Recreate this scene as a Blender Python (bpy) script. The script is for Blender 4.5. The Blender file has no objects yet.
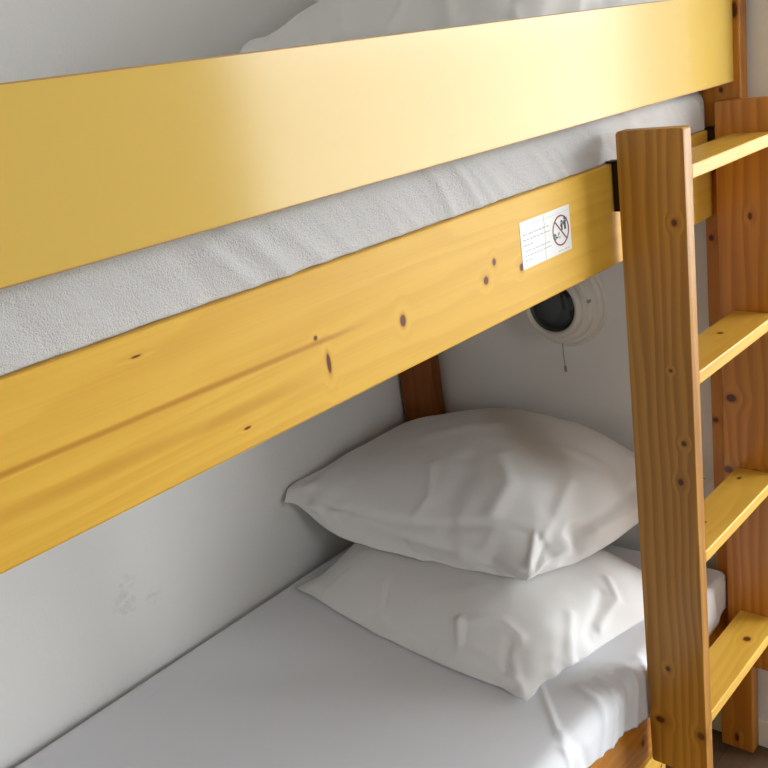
import bpy, bmesh, math, random
import numpy as np
from mathutils import Matrix, Vector, noise

# ------------------------------------------------------------------ camera, sky, exposure
scene = bpy.context.scene
cam = bpy.data.objects.new('camera', bpy.data.cameras.new('camera'))
scene.collection.objects.link(cam)
scene.camera = cam
cam.data.sensor_fit = 'HORIZONTAL'
cam.data.sensor_width = 36.0
cam.data.lens = 975.68 / 768 * 36.0
cam.data.clip_start = 0.02
CR = np.array([[0.6454403496893858, -0.7515883122451857, -0.13609468721914358],
               [-0.32715784616871024, -0.11102655851289832, -0.938424662397058],
               [0.6901988834264323, 0.6502215870003202, -0.3175490341910852]])
m4 = Matrix.Identity(4)
for r_ in range(3):
    m4[r_][0] = CR[0][r_]; m4[r_][1] = -CR[1][r_]; m4[r_][2] = -CR[2][r_]
m4[0][3], m4[1][3], m4[2][3] = -1.892064, -0.814223, 1.691845
cam.matrix_world = m4

WX = 0.045                                                       # inner face of the short wall at the head of the bunk
RY0 = -2.6                                                       # the long wall opposite the bunk, with the big window
W1_X0, W1_X1, W1_Z0, W1_Z1 = 1.00, 4.75, 0.12, 2.60
FILL_X0, FILL_X1, FILL_Z0, FILL_Z1 = -1.95, -1.50, 1.30, 2.50           # added unseen opening in the same wall, fill light for the bunk's left

world = bpy.data.worlds.new('daylight_sky')
scene.world = world
world.use_nodes = True
wn = world.node_tree
bg = wn.nodes['Background']
tcw = wn.nodes.new('ShaderNodeTexCoord')
sepw = wn.nodes.new('ShaderNodeSeparateXYZ')
rampw = wn.nodes.new('ShaderNodeValToRGB')
wn.links.new(tcw.outputs['Generated'], sepw.inputs[0])
wn.links.new(sepw.outputs['Z'], rampw.inputs[0])
rampw.color_ramp.elements[0].position = 0.0
rampw.color_ramp.elements[0].color = (0.55, 0.56, 0.54, 1)
rampw.color_ramp.elements[1].position = 0.06
rampw.color_ramp.elements[1].color = (0.92, 0.96, 1.0, 1)
wn.links.new(rampw.outputs[0], bg.inputs['Color'])
bg.inputs['Strength'].default_value = 8.0

for (px0, px1, pz0, pz1) in ((W1_X0, W1_X1, W1_Z0, W1_Z1), (FILL_X0, FILL_X1, FILL_Z0, FILL_Z1)):
    portal = bpy.data.lights.new('window_portal', 'AREA')
    portal.shape = 'RECTANGLE'
    portal.size = px1 - px0
    portal.size_y = pz1 - pz0
    portal.energy = 1.0
    portal.cycles.is_portal = True
    po = bpy.data.objects.new('window_portal', portal)
    scene.collection.objects.link(po)
    po.location = ((px0 + px1) / 2, RY0 - 0.20, (pz0 + pz1) / 2)
    po.rotation_euler = (math.radians(90), 0, 0)

scene.view_settings.view_transform = 'Standard'
scene.view_settings.look = 'None'
scene.view_settings.gamma = 1.0
scene.view_settings.use_curve_mapping = False
scene.view_settings.exposure = 1.02
scene.cycles.max_bounces = 12
scene.cycles.diffuse_bounces = 8
scene.cycles.sample_clamp_indirect = 8.0
scene.cycles.caustics_reflective = False
scene.cycles.caustics_refractive = False

# ------------------------------------------------------------------ node helpers
class NT:
    def __init__(self, name):
        self.m = bpy.data.materials.new(name)
        self.m.use_nodes = True
        self.t = self.m.node_tree
        self.b = self.t.nodes['Principled BSDF']
    def n(self, kind, **kw):
        x = self.t.nodes.new(kind)
        for k, v in kw.items(): setattr(x, k, v)
        return x
    def l(self, a, b): self.t.links.new(a, b)
    def put(self, sock, v):
        if hasattr(v, 'is_output') or isinstance(v, bpy.types.NodeSocket): self.l(v, sock)
        else: sock.default_value = v
    def math(self, op, a, b=0.0, c=None, clamp=False):
        x = self.n('ShaderNodeMath', operation=op, use_clamp=clamp)
        self.put(x.inputs[0], a); self.put(x.inputs[1], b)
        if c is not None: self.put(x.inputs[2], c)
        return x.outputs[0]
    def smooth(self, v, a, b, lo=0.0, hi=1.0):
        x = self.n('ShaderNodeMapRange', interpolation_type='SMOOTHSTEP')
        self.put(x.inputs[0], v)
        x.inputs[1].default_value = a; x.inputs[2].default_value = b
        x.inputs[3].default_value = lo; x.inputs[4].default_value = hi
        return x.outputs[0]
    def mix(self, f, a, b):
        x = self.n('ShaderNodeMix', data_type='RGBA')
        self.put(x.inputs[0], f); self.put(x.inputs[6], a); self.put(x.inputs[7], b)
        return x.outputs[2]
    def comb(self, a, b, c):
        x = self.n('ShaderNodeCombineXYZ')
        self.put(x.inputs[0], a); self.put(x.inputs[1], b); self.put(x.inputs[2], c)
        return x.outputs[0]
    def noise(self, vec, scale=1.0, detail=3.0, rough=0.55):
        x = self.n('ShaderNodeTexNoise')
        self.l(vec, x.inputs['Vector'])
        x.inputs['Scale'].default_value = scale
        x.inputs['Detail'].default_value = detail
        x.inputs['Roughness'].default_value = rough
        return x.outputs['Fac']
    def bump(self, h, strength, dist):
        x = self.n('ShaderNodeBump')
        x.inputs['Strength'].default_value = strength
        x.inputs['Distance'].default_value = dist
        self.l(h, x.inputs['Height'])
        return x
def rgb(r, g, b): return (r, g, b, 1.0)

def pine(name, along, across, base, dark, knots=(), rings=34.0, seed=0.0, rough=0.36, streaks=(), contrast=0.5, coat=0.07, wobble=6.0, spec=0.28):
    """varnished pine: rings run along one object axis, with knots (along, across, r_along, r_across)"""
    N = NT(name)
    tc = N.n('ShaderNodeTexCoord')
    sp = N.n('ShaderNodeSeparateXYZ'); N.l(tc.outputs['Object'], sp.inputs[0])
    A = sp.outputs[along]; B = sp.outputs[across]; Cc = sp.outputs[3 - along - across]
    wob = N.noise(N.comb(N.math('MULTIPLY', A, 0.9), N.math('MULTIPLY', B, 6.0), N.math('MULTIPLY_ADD', Cc, 6.0, seed)), 1.6, 2.0)
    t = N.math('MULTIPLY_ADD', N.math('MULTIPLY_ADD', Cc, 0.6, B), rings, N.math('MULTIPLY', wob, wobble))
    kmask = None; halo = None
    for (ka, kb, ra, rb) in knots:
        da = N.math('MULTIPLY', N.math('SUBTRACT', A, ka), 1.0 / ra)
        db = N.math('MULTIPLY', N.math('SUBTRACT', B, kb), 1.0 / rb)
        d = N.math('SQRT', N.math('ADD', N.math('MULTIPLY', da, da), N.math('MULTIPLY', db, db)))
        side = N.math('MULTIPLY', db, N.smooth(d, 0.8, 4.5, -0.35, 0.0))
        t = N.math('ADD', t, side)
        k = N.smooth(d, 0.75, 1.15, 1.0, 0.0)
        h = N.smooth(d, 0.9, 1.9, 1.0, 0.0)
        kmask = k if kmask is None else N.math('MAXIMUM', kmask, k)
        halo = h if halo is None else N.math('MAXIMUM', halo, h)
    s = N.math('FRACT', t)
    ring = N.math('MULTIPLY', N.smooth(s, 0.0, 0.72, 0.0, 1.0), N.smooth(s, 0.8, 1.0, 1.0, 0.0))
    fine = N.noise(N.comb(N.math('MULTIPLY', A, 3.0), N.math('MULTIPLY', B, 260.0), N.math('MULTIPLY', Cc, 260.0)), 1.0, 3.0, 0.6)
    tone = N.noise(N.comb(N.math('MULTIPLY_ADD', A, 1.2, seed), N.math('MULTIPLY', B, 14.0), N.math('MULTIPLY', Cc, 14.0)), 1.0, 2.0)
    f = N.math('MULTIPLY', ring, contrast)
    f = N.math('ADD', f, N.math('MULTIPLY', N.math('SUBTRACT', fine, 0.5), 0.55))
    f = N.math('ADD', f, N.math('MULTIPLY', N.math('SUBTRACT', tone, 0.5), 0.7), clamp=True)
    col = N.mix(f, rgb(*base), rgb(*dark))
    for (a0, a1, b0, b1, w) in streaks:                       # resin streaks along the grain
        ln = N.math('MULTIPLY_ADD', N.math('SUBTRACT', A, a0), (b1 - b0) / (a1 - a0), b0)
        dd = N.math('ABSOLUTE', N.math('SUBTRACT', B, N.math('MULTIPLY_ADD', N.math('SUBTRACT', wob, 0.5), 0.012, ln)))
        mk = N.math('MULTIPLY', N.smooth(dd, w * 0.1, w, 1.0, 0.0),
                    N.math('MULTIPLY', N.smooth(A, a0, a0 + 0.08, 0.0, 1.0), N.smooth(A, a1 - 0.12, a1, 1.0, 0.0)))
        col = N.mix(N.math('MULTIPLY', mk, min(0.85, 0.0032 / w)), col, rgb(dark[0] * 0.62, dark[1] * 0.42, dark[2] * 0.3))
    if kmask is not None:
        col = N.mix(N.math('MULTIPLY', halo, 0.5), col, rgb(dark[0] * 0.8, dark[1] * 0.55, dark[2] * 0.5))
        col = N.mix(N.math('MULTIPLY', kmask, 0.92), col, rgb(0.075, 0.016, 0.005))
    N.l(col, N.b.inputs['Base Color'])
    N.b.inputs['Roughness'].default_value = rough
    N.b.inputs['Coat Weight'].default_value = coat
    N.b.inputs['Coat Roughness'].default_value = 0.16
    bp = N.bump(N.math('ADD', N.math('MULTIPLY', fine, 0.5), ring), 0.12, 0.0006)
    N.l(bp.outputs[0], N.b.inputs['Normal'])
    N.b.inputs['Specular IOR Level'].default_value = spec
    return N.m

def plain(name, col, rough=0.5, metal=0.0, spec=0.5, bump=None, coat=0.0):
    N = NT(name)
    N.b.inputs['Base Color'].default_value = rgb(*col)
    N.b.inputs['Roughness'].default_value = rough
    N.b.inputs['Metallic'].default_value = metal
    N.b.inputs['Specular IOR Level'].default_value = spec
    N.b.inputs['Coat Weight'].default_value = coat
    if bump:
        tc = N.n('ShaderNodeTexCoord')
        h = N.noise(tc.outputs['Object'], bump[0], bump[3] if len(bump) > 3 else 4.0)
        N.l(N.bump(h, bump[1], bump[2]).outputs[0], N.b.inputs['Normal'])
    return N.m

def cloth(name, col, pile, strength, dist, weave=None, fuzz=0.3):
    N = NT(name)
    tc = N.n('ShaderNodeTexCoord')
    h = N.noise(tc.outputs['Object'], pile, 3.0, 0.7)
    if weave:
        h2 = N.noise(tc.outputs['Object'], weave[0], 4.0, 0.6)
        h = N.math('ADD', h, N.math('MULTIPLY', h2, weave[1]))
    N.l(N.bump(h, strength, dist).outputs[0], N.b.inputs['Normal'])
    N.b.inputs['Base Color'].default_value = rgb(*col)
    N.b.inputs['Roughness'].default_value = 0.9
    N.b.inputs['Specular IOR Level'].default_value = 0.15
    N.b.inputs['Sheen Weight'].default_value = fuzz
    N.b.inputs['Sheen Roughness'].default_value = 0.5
    return N.m

# ------------------------------------------------------------------ object helpers
def tag(o, label=None, cat=None, group=None, kind=None):
    if label: o['label'] = label
    if cat: o['category'] = cat
    if group: o['group'] = group
    if kind: o['kind'] = kind
    return o
def empty(name, loc):
    o = bpy.data.objects.new(name, None)
    scene.collection.objects.link(o)
    o.location = loc
    o.empty_display_size = 0.1
    return o
def obj(name, bm, mat, parent=None, smooth=False):
    me = bpy.data.meshes.new(name)
    bm.normal_update()
    bm.to_mesh(me); bm.free()
    if smooth: me.polygons.foreach_set('use_smooth', [True] * len(me.polygons))
    me.materials.append(mat)
    o = bpy.data.objects.new(name, me)
    scene.collection.objects.link(o)
    if parent is not None:
        o.parent = parent
        o.matrix_parent_inverse = Matrix.Translation(-Vector(parent.location))
    return o
def box(bm, lo, hi, bev=0.0, seg=2):
    t = bmesh.new()
    bmesh.ops.create_cube(t, size=1)
    for v in t.verts:
        v.co = [(lo[k] + hi[k]) / 2 + v.co[k] * (hi[k] - lo[k]) for k in range(3)]
    if bev:
        bmesh.ops.bevel(t, geom=list(t.edges), offset=bev, segments=seg, profile=0.5, affect='EDGES')
    me = bpy.data.meshes.new('t'); t.to_mesh(me); t.free()
    bm.from_mesh(me); bpy.data.meshes.remove(me)
def board(name, lo, hi, mat, parent, bev=0.0025):
    bm = bmesh.new(); box(bm, lo, hi, bev)
    return obj(name, bm, mat, parent)
def struct(name, bm, mat):
    return tag(obj(name, bm, mat), kind='structure')
def lathe(bm, prof, origin, seg=64):
    """profile of (radius, depth), turned about an axis that runs from the wall in -x"""
    rings = []
    for (r, d) in prof:
        if r < 1e-6:
            rings.append([bm.verts.new((origin[0] - d, origin[1], origin[2]))])
        else:
            rings.append([bm.verts.new((origin[0] - d, origin[1] + r * math.cos(2 * math.pi * k / seg), origin[2] + r * math.sin(2 * math.pi * k / seg))) for k in range(seg)])
    for a, b in zip(rings, rings[1:]):
        for k in range(seg):
            q = [a[k % len(a)], a[(k + 1) % len(a)], b[(k + 1) % len(b)], b[k % len(b)]]
            q = [v for i, v in enumerate(q) if v not in q[:i]]
            if len(q) > 2: bm.faces.new(q)
    bmesh.ops.recalc_face_normals(bm, faces=bm.faces)
def tube(bm, pts, r, seg=8):
    prev = None
    for i, p in enumerate(pts):
        p = Vector(p)
        d = (Vector(pts[min(i + 1, len(pts) - 1)]) - Vector(pts[max(i - 1, 0)])).normalized()
        a = d.orthogonal().normalized(); b = d.cross(a)
        if prev is not None:
            a = (prev - d * prev.dot(d)).normalized(); b = d.cross(a)
        prev = a
        ring = [bm.verts.new(p + a * r * math.cos(2 * math.pi * k / seg) + b * r * math.sin(2 * math.pi * k / seg)) for k in range(seg)]
        if i:
            for k in range(seg):
                bm.faces.new([last[k], last[(k + 1) % seg], ring[(k + 1) % seg], ring[k]])
        else: bm.faces.new(ring[::-1])
        last = ring
    bm.faces.new(last)

# ------------------------------------------------------------------ materials
YEL, YEL_D = (0.73, 0.440, 0.066), (0.58, 0.290, 0.030)
ORA, ORA_D = (0.54, 0.225, 0.030), (0.33, 0.098, 0.009)

def plaster(name, col, stain=False):
    N = NT(name)
    tc = N.n('ShaderNodeTexCoord')
    h = N.noise(tc.outputs['Object'], 160.0, 4.0, 0.6)
    h2 = N.noise(tc.outputs['Object'], 38.0, 3.0, 0.5)
    N.l(N.bump(N.math('ADD', h, N.math('MULTIPLY', h2, 0.7)), 0.30, 0.0022).outputs[0], N.b.inputs['Normal'])
    c = rgb(*col)
    if stain:                                                  # a faint scuff on the paint above the lower mattress
        sp = N.n('ShaderNodeSeparateXYZ'); N.l(tc.outputs['Object'], sp.inputs[0])
        mask = None
        for (sx, sz, rx, rz) in ((-0.955, 0.655, 0.03, 0.035), (-0.94, 0.70, 0.022, 0.018), (-0.885, 0.635, 0.02, 0.018)):
            dx = N.math('MULTIPLY', N.math('SUBTRACT', sp.outputs[0], sx), 1 / rx)
            dz = N.math('MULTIPLY', N.math('SUBTRACT', sp.outputs[2], sz), 1 / rz)
            k = N.smooth(N.math('ADD', N.math('MULTIPLY', dx, dx), N.math('MULTIPLY', dz, dz)), 0.1, 1.6, 1.0, 0.0)
            mask = k if mask is None else N.math('MAXIMUM', mask, k)
        sm = N.math('MULTIPLY', mask, N.smooth(N.noise(tc.outputs['Object'], 60.0, 3.0), 0.42, 0.62, 0.0, 0.22))
        c = N.mix(sm, c, rgb(col[0] * 0.55, col[1] * 0.47, col[2] * 0.42))
    N.put(N.b.inputs['Base Color'], c)
    N.b.inputs['Roughness'].default_value = 0.85
    N.b.inputs['Specular IOR Level'].default_value = 0.25
    return N.m
M_WALL = plaster('white_plaster', (0.76, 0.76, 0.745))
M_WALLS = plaster('white_plaster_scuffed', (0.76, 0.76, 0.745), True)
M_CEIL = plain('ceiling_white', (0.8, 0.8, 0.78), 0.9)
M_TRIM = plain('white_gloss_paint', (0.78, 0.77, 0.74), 0.35)
M_PLY = plain('pale_plywood', (0.20, 0.125, 0.06), 0.6)
M_GUARD = plain('yellow_laminate', (0.63, 0.420, 0.090), 0.14, spec=0.36, bump=(900.0, 0.05, 0.0003))
M_GEDGE = plain('brown_edge_band', (0.36, 0.20, 0.06), 0.5)
M_TERRY = cloth('white_terry_cover', (0.88, 0.88, 0.895), 560.0, 1.0, 0.0045, (200.0, 0.8), 0.3)
M_SHEET = cloth('white_cotton_sheet', (0.78, 0.795, 0.83), 700.0, 0.35, 0.0012, (120.0, 0.6), 0.25)
M_PILLOW = cloth('white_pillowcase', (0.79, 0.79, 0.785), 900.0, 0.15, 0.0006, (60.0, 1.2), 0.15)
M_PLASTIC = plain('white_lamp_plastic', (0.66, 0.64, 0.58), 0.4)
M_STEEL = plain('dark_brown_steel', (0.035, 0.018, 0.014), 0.4, 0.6)
M_SCREW = plain('screw_metal', (0.35, 0.33, 0.30), 0.35, 0.9)
M_CORD = plain('grey_cord', (0.28, 0.25, 0.21), 0.7)
M_PAPER = plain('white_sticker_film', (0.70, 0.70, 0.70), 0.32)
M_RED = plain('dark_red_ink', (0.22, 0.02, 0.02), 0.5)
M_BLACK = plain('black_ink', (0.02, 0.02, 0.025), 0.5)
M_GREY = plain('grey_ink', (0.30, 0.30, 0.33), 0.5)
M_CREASE = plain('film_crease_grey', (0.46, 0.47, 0.52), 0.4)
M_LENS = plain('smoked_lamp_glass', (0.012, 0.016, 0.014), 0.10, spec=0.5)

def floor_mat():
    N = NT('brown_laminate')
    tc = N.n('ShaderNodeTexCoord')
    sp = N.n('ShaderNodeSeparateXYZ'); N.l(tc.outputs['Object'], sp.inputs[0])
    pl = N.math('MULTIPLY', sp.outputs[1], 1 / 0.13)
    row = N.math('FLOOR', pl)
    edge = N.math('ABSOLUTE', N.math('SUBTRACT', N.math('FRACT', pl), 0.5))
    g = N.noise(N.comb(N.math('MULTIPLY_ADD', row, 7.3, N.math('MULTIPLY', sp.outputs[0], 2.0)), N.math('MULTIPLY', sp.outputs[1], 60.0), row), 1.0, 4.0)
    col = N.mix(g, rgb(0.075, 0.042, 0.024), rgb(0.15, 0.09, 0.055))
    col = N.mix(N.smooth(edge, 0.485, 0.497, 0.0, 0.8), col, rgb(0.04, 0.025, 0.015))
    N.l(col, N.b.inputs['Base Color'])
    N.b.inputs['Roughness'].default_value = 0.45
    return N.m
M_FLOOR = floor_mat()

def glass_mat():
    m = bpy.data.materials.new('window_glass'); m.use_nodes = True
    t = m.node_tree; t.nodes.clear()
    out = t.nodes.new('ShaderNodeOutputMaterial'); mx = t.nodes.new('ShaderNodeMixShader')
    fr = t.nodes.new('ShaderNodeFresnel'); fr.inputs['IOR'].default_value = 1.45
    tr = t.nodes.new('ShaderNodeBsdfTransparent'); gl = t.nodes.new('ShaderNodeBsdfGlossy')
    gl.inputs['Roughness'].default_value = 0.02
    ge = t.nodes.new('ShaderNodeNewGeometry'); mu = t.nodes.new('ShaderNodeMath'); mu.operation = 'MULTIPLY'
    iv = t.nodes.new('ShaderNodeMath'); iv.operation = 'SUBTRACT'; iv.inputs[0].default_value = 1.0
    t.links.new(ge.outputs['Backfacing'], iv.inputs[1]); t.links.new(fr.outputs[0], mu.inputs[0]); t.links.new(iv.outputs[0], mu.inputs[1])
    t.links.new(mu.outputs[0], mx.inputs[0]); t.links.new(tr.outputs[0], mx.inputs[1])
    t.links.new(gl.outputs[0], mx.inputs[2]); t.links.new(mx.outputs[0], out.inputs[0])
    return m
M_GLASS = glass_mat()

# ------------------------------------------------------------------ the room
RX0, RX1, RY1, RZ = -3.2, 5.2, 0.92, 2.80
TH = 0.22
NIB = -0.150                                                     # where the short wall ends
bm = bmesh.new(); box(bm, (RX0 - TH, RY0 - TH, -0.1), (RX1 + TH, RY1 + TH, 0.0)); struct('floor', bm, M_FLOOR)
bm = bmesh.new(); box(bm, (RX0 - TH, RY0 - TH, RZ), (RX1 + TH, RY1 + TH, RZ + 0.1)); struct('ceiling', bm, M_CEIL)
bm = bmesh.new(); box(bm, (RX0 - TH, RY1, 0), (RX1 + TH, RY1 + TH, RZ)); struct('wall_left', bm, M_WALLS)
bm = bmesh.new(); box(bm, (RX0 - TH, RY0, 0), (RX0, RY1, RZ)); struct('wall_back', bm, M_WALL)
bm = bmesh.new(); box(bm, (RX1, RY0, 0), (RX1 + TH, RY1, RZ)); struct('wall_front', bm, M_WALL)
bm = bmesh.new(); box(bm, (WX, NIB, 0), (WX + 0.10, RY1, RZ)); struct('wall_head', bm, M_WALL)
bm = bmesh.new()
box(bm, (RX0 - TH, RY0 - TH, 0), (FILL_X0, RY0, RZ)); box(bm, (FILL_X1, RY0 - TH, 0), (W1_X0, RY0, RZ))
box(bm, (FILL_X0, RY0 - TH, 0), (FILL_X1, RY0, FILL_Z0)); box(bm, (FILL_X0, RY0 - TH, FILL_Z1), (FILL_X1, RY0, RZ))
box(bm, (W1_X1, RY0 - TH, 0), (RX1 + TH, RY0, RZ))
box(bm, (W1_X0, RY0 - TH, 0), (W1_X1, RY0, W1_Z0)); box(bm, (W1_X0, RY0 - TH, W1_Z1), (W1_X1, RY0, RZ))
struct('wall_right', bm, M_WALL)
gy0, gy1, fw = RY0 - 0.16, RY0 - 0.11, 0.05
for wname, (wx0, wx1, wz0, wz1) in (('window_1', (W1_X0, W1_X1, W1_Z0, W1_Z1)), ('fill_window', (FILL_X0, FILL_X1, FILL_Z0, FILL_Z1))):  # the second, smaller one is added only to let in fill light
    bm = bmesh.new()
    box(bm, (wx0, gy0, wz0), (wx0 + fw, gy1, wz1), .004); box(bm, (wx1 - fw, gy0, wz0), (wx1, gy1, wz1), .004)
    box(bm, (wx0 + fw, gy0, wz0), (wx1 - fw, gy1, wz0 + fw), .004); box(bm, (wx0 + fw, gy0, wz1 - fw), (wx1 - fw, gy1, wz1), .004)
    w = struct(wname, bm, M_TRIM)
    bm = bmesh.new(); box(bm, (wx0 + fw, gy0 + 0.02, wz0 + fw), (wx1 - fw, gy0 + 0.026, wz1 - fw)); obj('window_pane', bm, M_GLASS, w)
bm = bmesh.new(); box(bm, (WX - 0.011, NIB, 0), (WX, RY1, 0.0745), .003); struct('baseboard_head', bm, M_TRIM)
bm = bmesh.new(); box(bm, (RX0, RY1 - 0.011, 0), (WX - 0.011, RY1, 0.0745), .003); struct('baseboard_left', bm, M_TRIM)

# ------------------------------------------------------------------ bunk bed
BX0 = -2.0
bed = tag(empty('bunk_bed', (-1.0, 0.43, 0)), 'pine bunk bed with yellow laminate guard board along the white wall', 'bunk bed')
beam_knots = [(-0.975, 1.3635, .0060, .0085), (-0.786, 1.3675, .0060, .0062), (-0.762, 1.389, .0045, .0055), (-1.133, 1.3885, .003, .003),
              (-1.541, 1.4485, .0045, .0018), (-1.376, 1.4445, .006, .0012), (-0.694, 1.364, .005, .006), (-1.257, 1.322, .005, .0015), (-1.118, 1.352, .0035, .013)]
m_beam = pine('pine_beam_golden', 0, 2, YEL, YEL_D, beam_knots, rings=26, seed=2.0, rough=0.4, contrast=0.30, coat=0.0, spec=0.2,
              streaks=[(-1.90, -1.02, 1.3835, 1.3815, 0.0052), (-1.90, -1.10, 1.3480, 1.3440, 0.012)])
def local(o_lo, o_hi): return o_lo, o_hi
RAIL_T = 0.026
def bed_board(name, lo, hi, mat, bev=0.0025): return board(name, lo, hi, mat, bed, bev)
bed_board('side_rail', (BX0, 0.0, 1.2962), (0.0, RAIL_T, 1.468), m_beam, 0.0035)
m_low = pine('pine_lower_rail', 0, 2, ORA, ORA_D, [(-0.42, .303, .006, .007), (-1.3, .33, .008, .007)], rings=28, seed=5.0, contrast=0.4)
bed_board('side_rail', (BX0, 0.0, 0.2528), (0.0, RAIL_T, 0.424), m_low, 0.0035)
m_rear = pine('pine_rear_rail', 0, 2, ORA, ORA_D, [], rings=28, seed=9.0)
bed_board('side_rail', (BX0, 0.88, 1.2962), (0.0, 0.905, 1.468), m_rear)
bed_board('side_rail', (BX0, 0.88, 0.2528), (0.0, 0.905, 0.424), m_rear)
def post_knots(): return [(1.251, .007, .006, .005), (.852, .009, .006, .006), (1.047, .009, .007, .006), (1.68, -.050, .014, .006), (1.539, -.021, .005, .004), (.032, -.020, .012, .005), (.60, -.03, .01, .006)]
m_post = pine('pine_post', 2, 1, ORA, ORA_D, post_knots(), rings=30, seed=3.0, contrast=0.45)
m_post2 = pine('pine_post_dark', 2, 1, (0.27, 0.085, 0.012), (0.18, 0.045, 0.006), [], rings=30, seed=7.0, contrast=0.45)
for (x0, x1) in ((0.0, 0.0368), (BX0 - 0.0368, BX0)):
    bed_board('post', (x0, -0.0588, 0.0), (x1, 0.0187, 1.77), m_post, 0.003)
    bed_board('post', (x0, 0.7886, 0.0), (x1, 0.9054, 1.77), m_post2, 0.003)
for x0 in (0.004, BX0 - 0.03):
    bed_board('end_rail', (x0, 0.0187, 1.38), (x0 + 0.025, 0.7886, 1.468), m_rear)
    bed_board('end_rail', (x0, 0.0187, 0.2528), (x0 + 0.025, 0.7886, 0.40), m_rear)
g = bed_board('guard_board', (BX0, -0.0465, 1.5542), (0.0, -0.0268, 1.7103), M_GUARD, 0.0)
bm = bmesh.new()
box(bm, (BX0, -0.0468, 1.7103), (0.0, -0.0265, 1.7118), 0.0004, 1); box(bm, (BX0, -0.0468, 1.5527), (0.0, -0.0265, 1.5542), 0.0004, 1)
e = obj('edge_band', bm, M_GEDGE, g); tag(e, 'thin brown edge band')
bed_board('base_panel', (BX0, RAIL_T, 1.440), (0.0, 0.88, 1.468), M_PLY)
bed_board('base_panel', (BX0, RAIL_T, 0.396), (0.0, 0.88, 0.424), M_PLY)

# the warning sticker on the front rail
SX0, SX1, SZ0, SZ1 = -0.6905, -0.5485, 1.3585, 1.4298
sk = bed_board('sticker', (SX0, -0.0007, SZ0), (SX1, 0.0, SZ1), M_PAPER, 0.0)
tag(sk, 'white warning sticker with a red crossed-out circle')
def sub(name, bm, mat):
    return obj(name, bm, mat, sk)
def flat(bm, pts, y=-0.0009, th=0.0003):
    a = [bm.verts.new((p[0], y, p[1])) for p in pts]; b = [bm.verts.new((p[0], y + th, p[1])) for p in pts]
    bm.faces.new(a); bm.faces.new(b[::-1])
    n = len(pts)
    for k in range(n): bm.faces.new([a[k], b[k], b[(k + 1) % n], a[(k + 1) % n]])
ccx, ccz, cr = -0.5778, 1.3945, 0.0243
bm = bmesh.new()
S = 64
for k in range(S):
    a0, a1 = 2 * math.pi * k / S, 2 * math.pi * (k + 1) / S
    flat(bm, [(ccx + r * math.cos(a), ccz + r * math.sin(a)) for r, a in ((cr, a0), (cr, a1), (cr - .0027, a1), (cr - .0027, a0))], -0.0010)
q = math.radians(135)
dx, dz = math.cos(q), math.sin(q); nx, nz = -dz, dx
flat(bm, [(ccx + dx * s * (cr - .002) + nx * w_ * .0012, ccz + dz * s * (cr - .002) + nz * w_ * .0012) for s, w_ in ((1, 1), (1, -1), (-1, -1), (-1, 1))], -0.0012)
bmesh.ops.recalc_face_normals(bm, faces=bm.faces)
tag(sub('prohibition_ring', bm, M_RED), 'dark red crossed-out ring')
bm = bmesh.new()
def disc(bm, x, z, r, y=-0.0011): flat(bm, [(x + r * math.cos(2 * math.pi * k / 14), z + r * math.sin(2 * math.pi * k / 14)) for k in range(14)], y)
for (px, pz, s) in ((-0.5745, 1.4015, 0.95), (-0.5650, 1.4035, 1.2)):   # two small figures in the upper right half
    disc(bm, px, pz + .0068 * s, .0024 * s)
    flat(bm, [(px - .0022 * s, pz + .004 * s), (px - .0022 * s, pz - .008 * s), (px - .0004 * s, pz - .008 * s), (px, pz - .003 * s), (px + .0004 * s, pz - .008 * s), (px + .0022 * s, pz - .008 * s), (px + .0022 * s, pz + .004 * s)], -0.0011)
    flat(bm, [(px + .0022 * s, pz + .0035 * s), (px + .0048 * s, pz + .007 * s), (px + .0056 * s, pz + .006 * s), (px + .0022 * s, pz + .001 * s)], -0.0011)
    flat(bm, [(px - .0022 * s, pz + .0035 * s), (px - .0046 * s, pz - .001 * s), (px - .0036 * s, pz - .0018 * s), (px - .0022 * s, pz + .001 * s)], -0.0011)
bmesh.ops.recalc_face_normals(bm, faces=bm.faces)
sub('child_pictogram', bm, M_BLACK)
fc = bpy.data.curves.new('age_text', 'FONT'); fc.body = '0-6'; fc.size = 0.0140; fc.extrude = 0.00015; fc.offset = 0.0005
ft = bpy.data.objects.new('age_text_curve', fc); scene.collection.objects.link(ft)
dg = bpy.context.evaluated_depsgraph_get()
tm = bpy.data.meshes.new_from_object(ft.evaluated_get(dg))
bpy.data.objects.remove(ft)
bm = bmesh.new(); bm.from_mesh(tm); bpy.data.meshes.remove(tm)
bmesh.ops.transform(bm, matrix=Matrix.Translation((-0.5995, -0.0010, 1.3825)) @ Matrix.Rotation(math.radians(90), 4, 'X'), verts=bm.verts)
sub('age_text', bm, M_BLACK)
rnd = random.Random(4)
def words(bm, x0, x1, z, h, dens=1.0):
    x = x0
    while x < x1:
        wl = rnd.uniform(.0035, .0095)
        xx = x
        while xx < min(x + wl, x1):                            # letters too small to read in the photo
            hh = h * rnd.choice((.6, .6, 1.0)); flat(bm, [(xx, z), (xx + .0009, z), (xx + .0009, z + hh), (xx, z + hh)], -0.0009, 0.0002); xx += .0016
        x += wl + .0028
for rows in (((-.6845, -.612, 1.4085, .0022), (-.6845, -.607, 1.4005, .0022), (-.6845, -.66, 1.3925, .0022)),
             ((-.6825, -.612, 1.3835, .0018), (-.6825, -.609, 1.3765, .0018), (-.6825, -.665, 1.3695, .0018)), ((-.588, -.556, 1.3625, .0014),)):
    bm = bmesh.new()
    for r_ in rows: words(bm, *r_)
    bmesh.ops.recalc_face_normals(bm, faces=bm.faces)
    sub('text_block', bm, M_GREY)
bm = bmesh.new()
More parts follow.
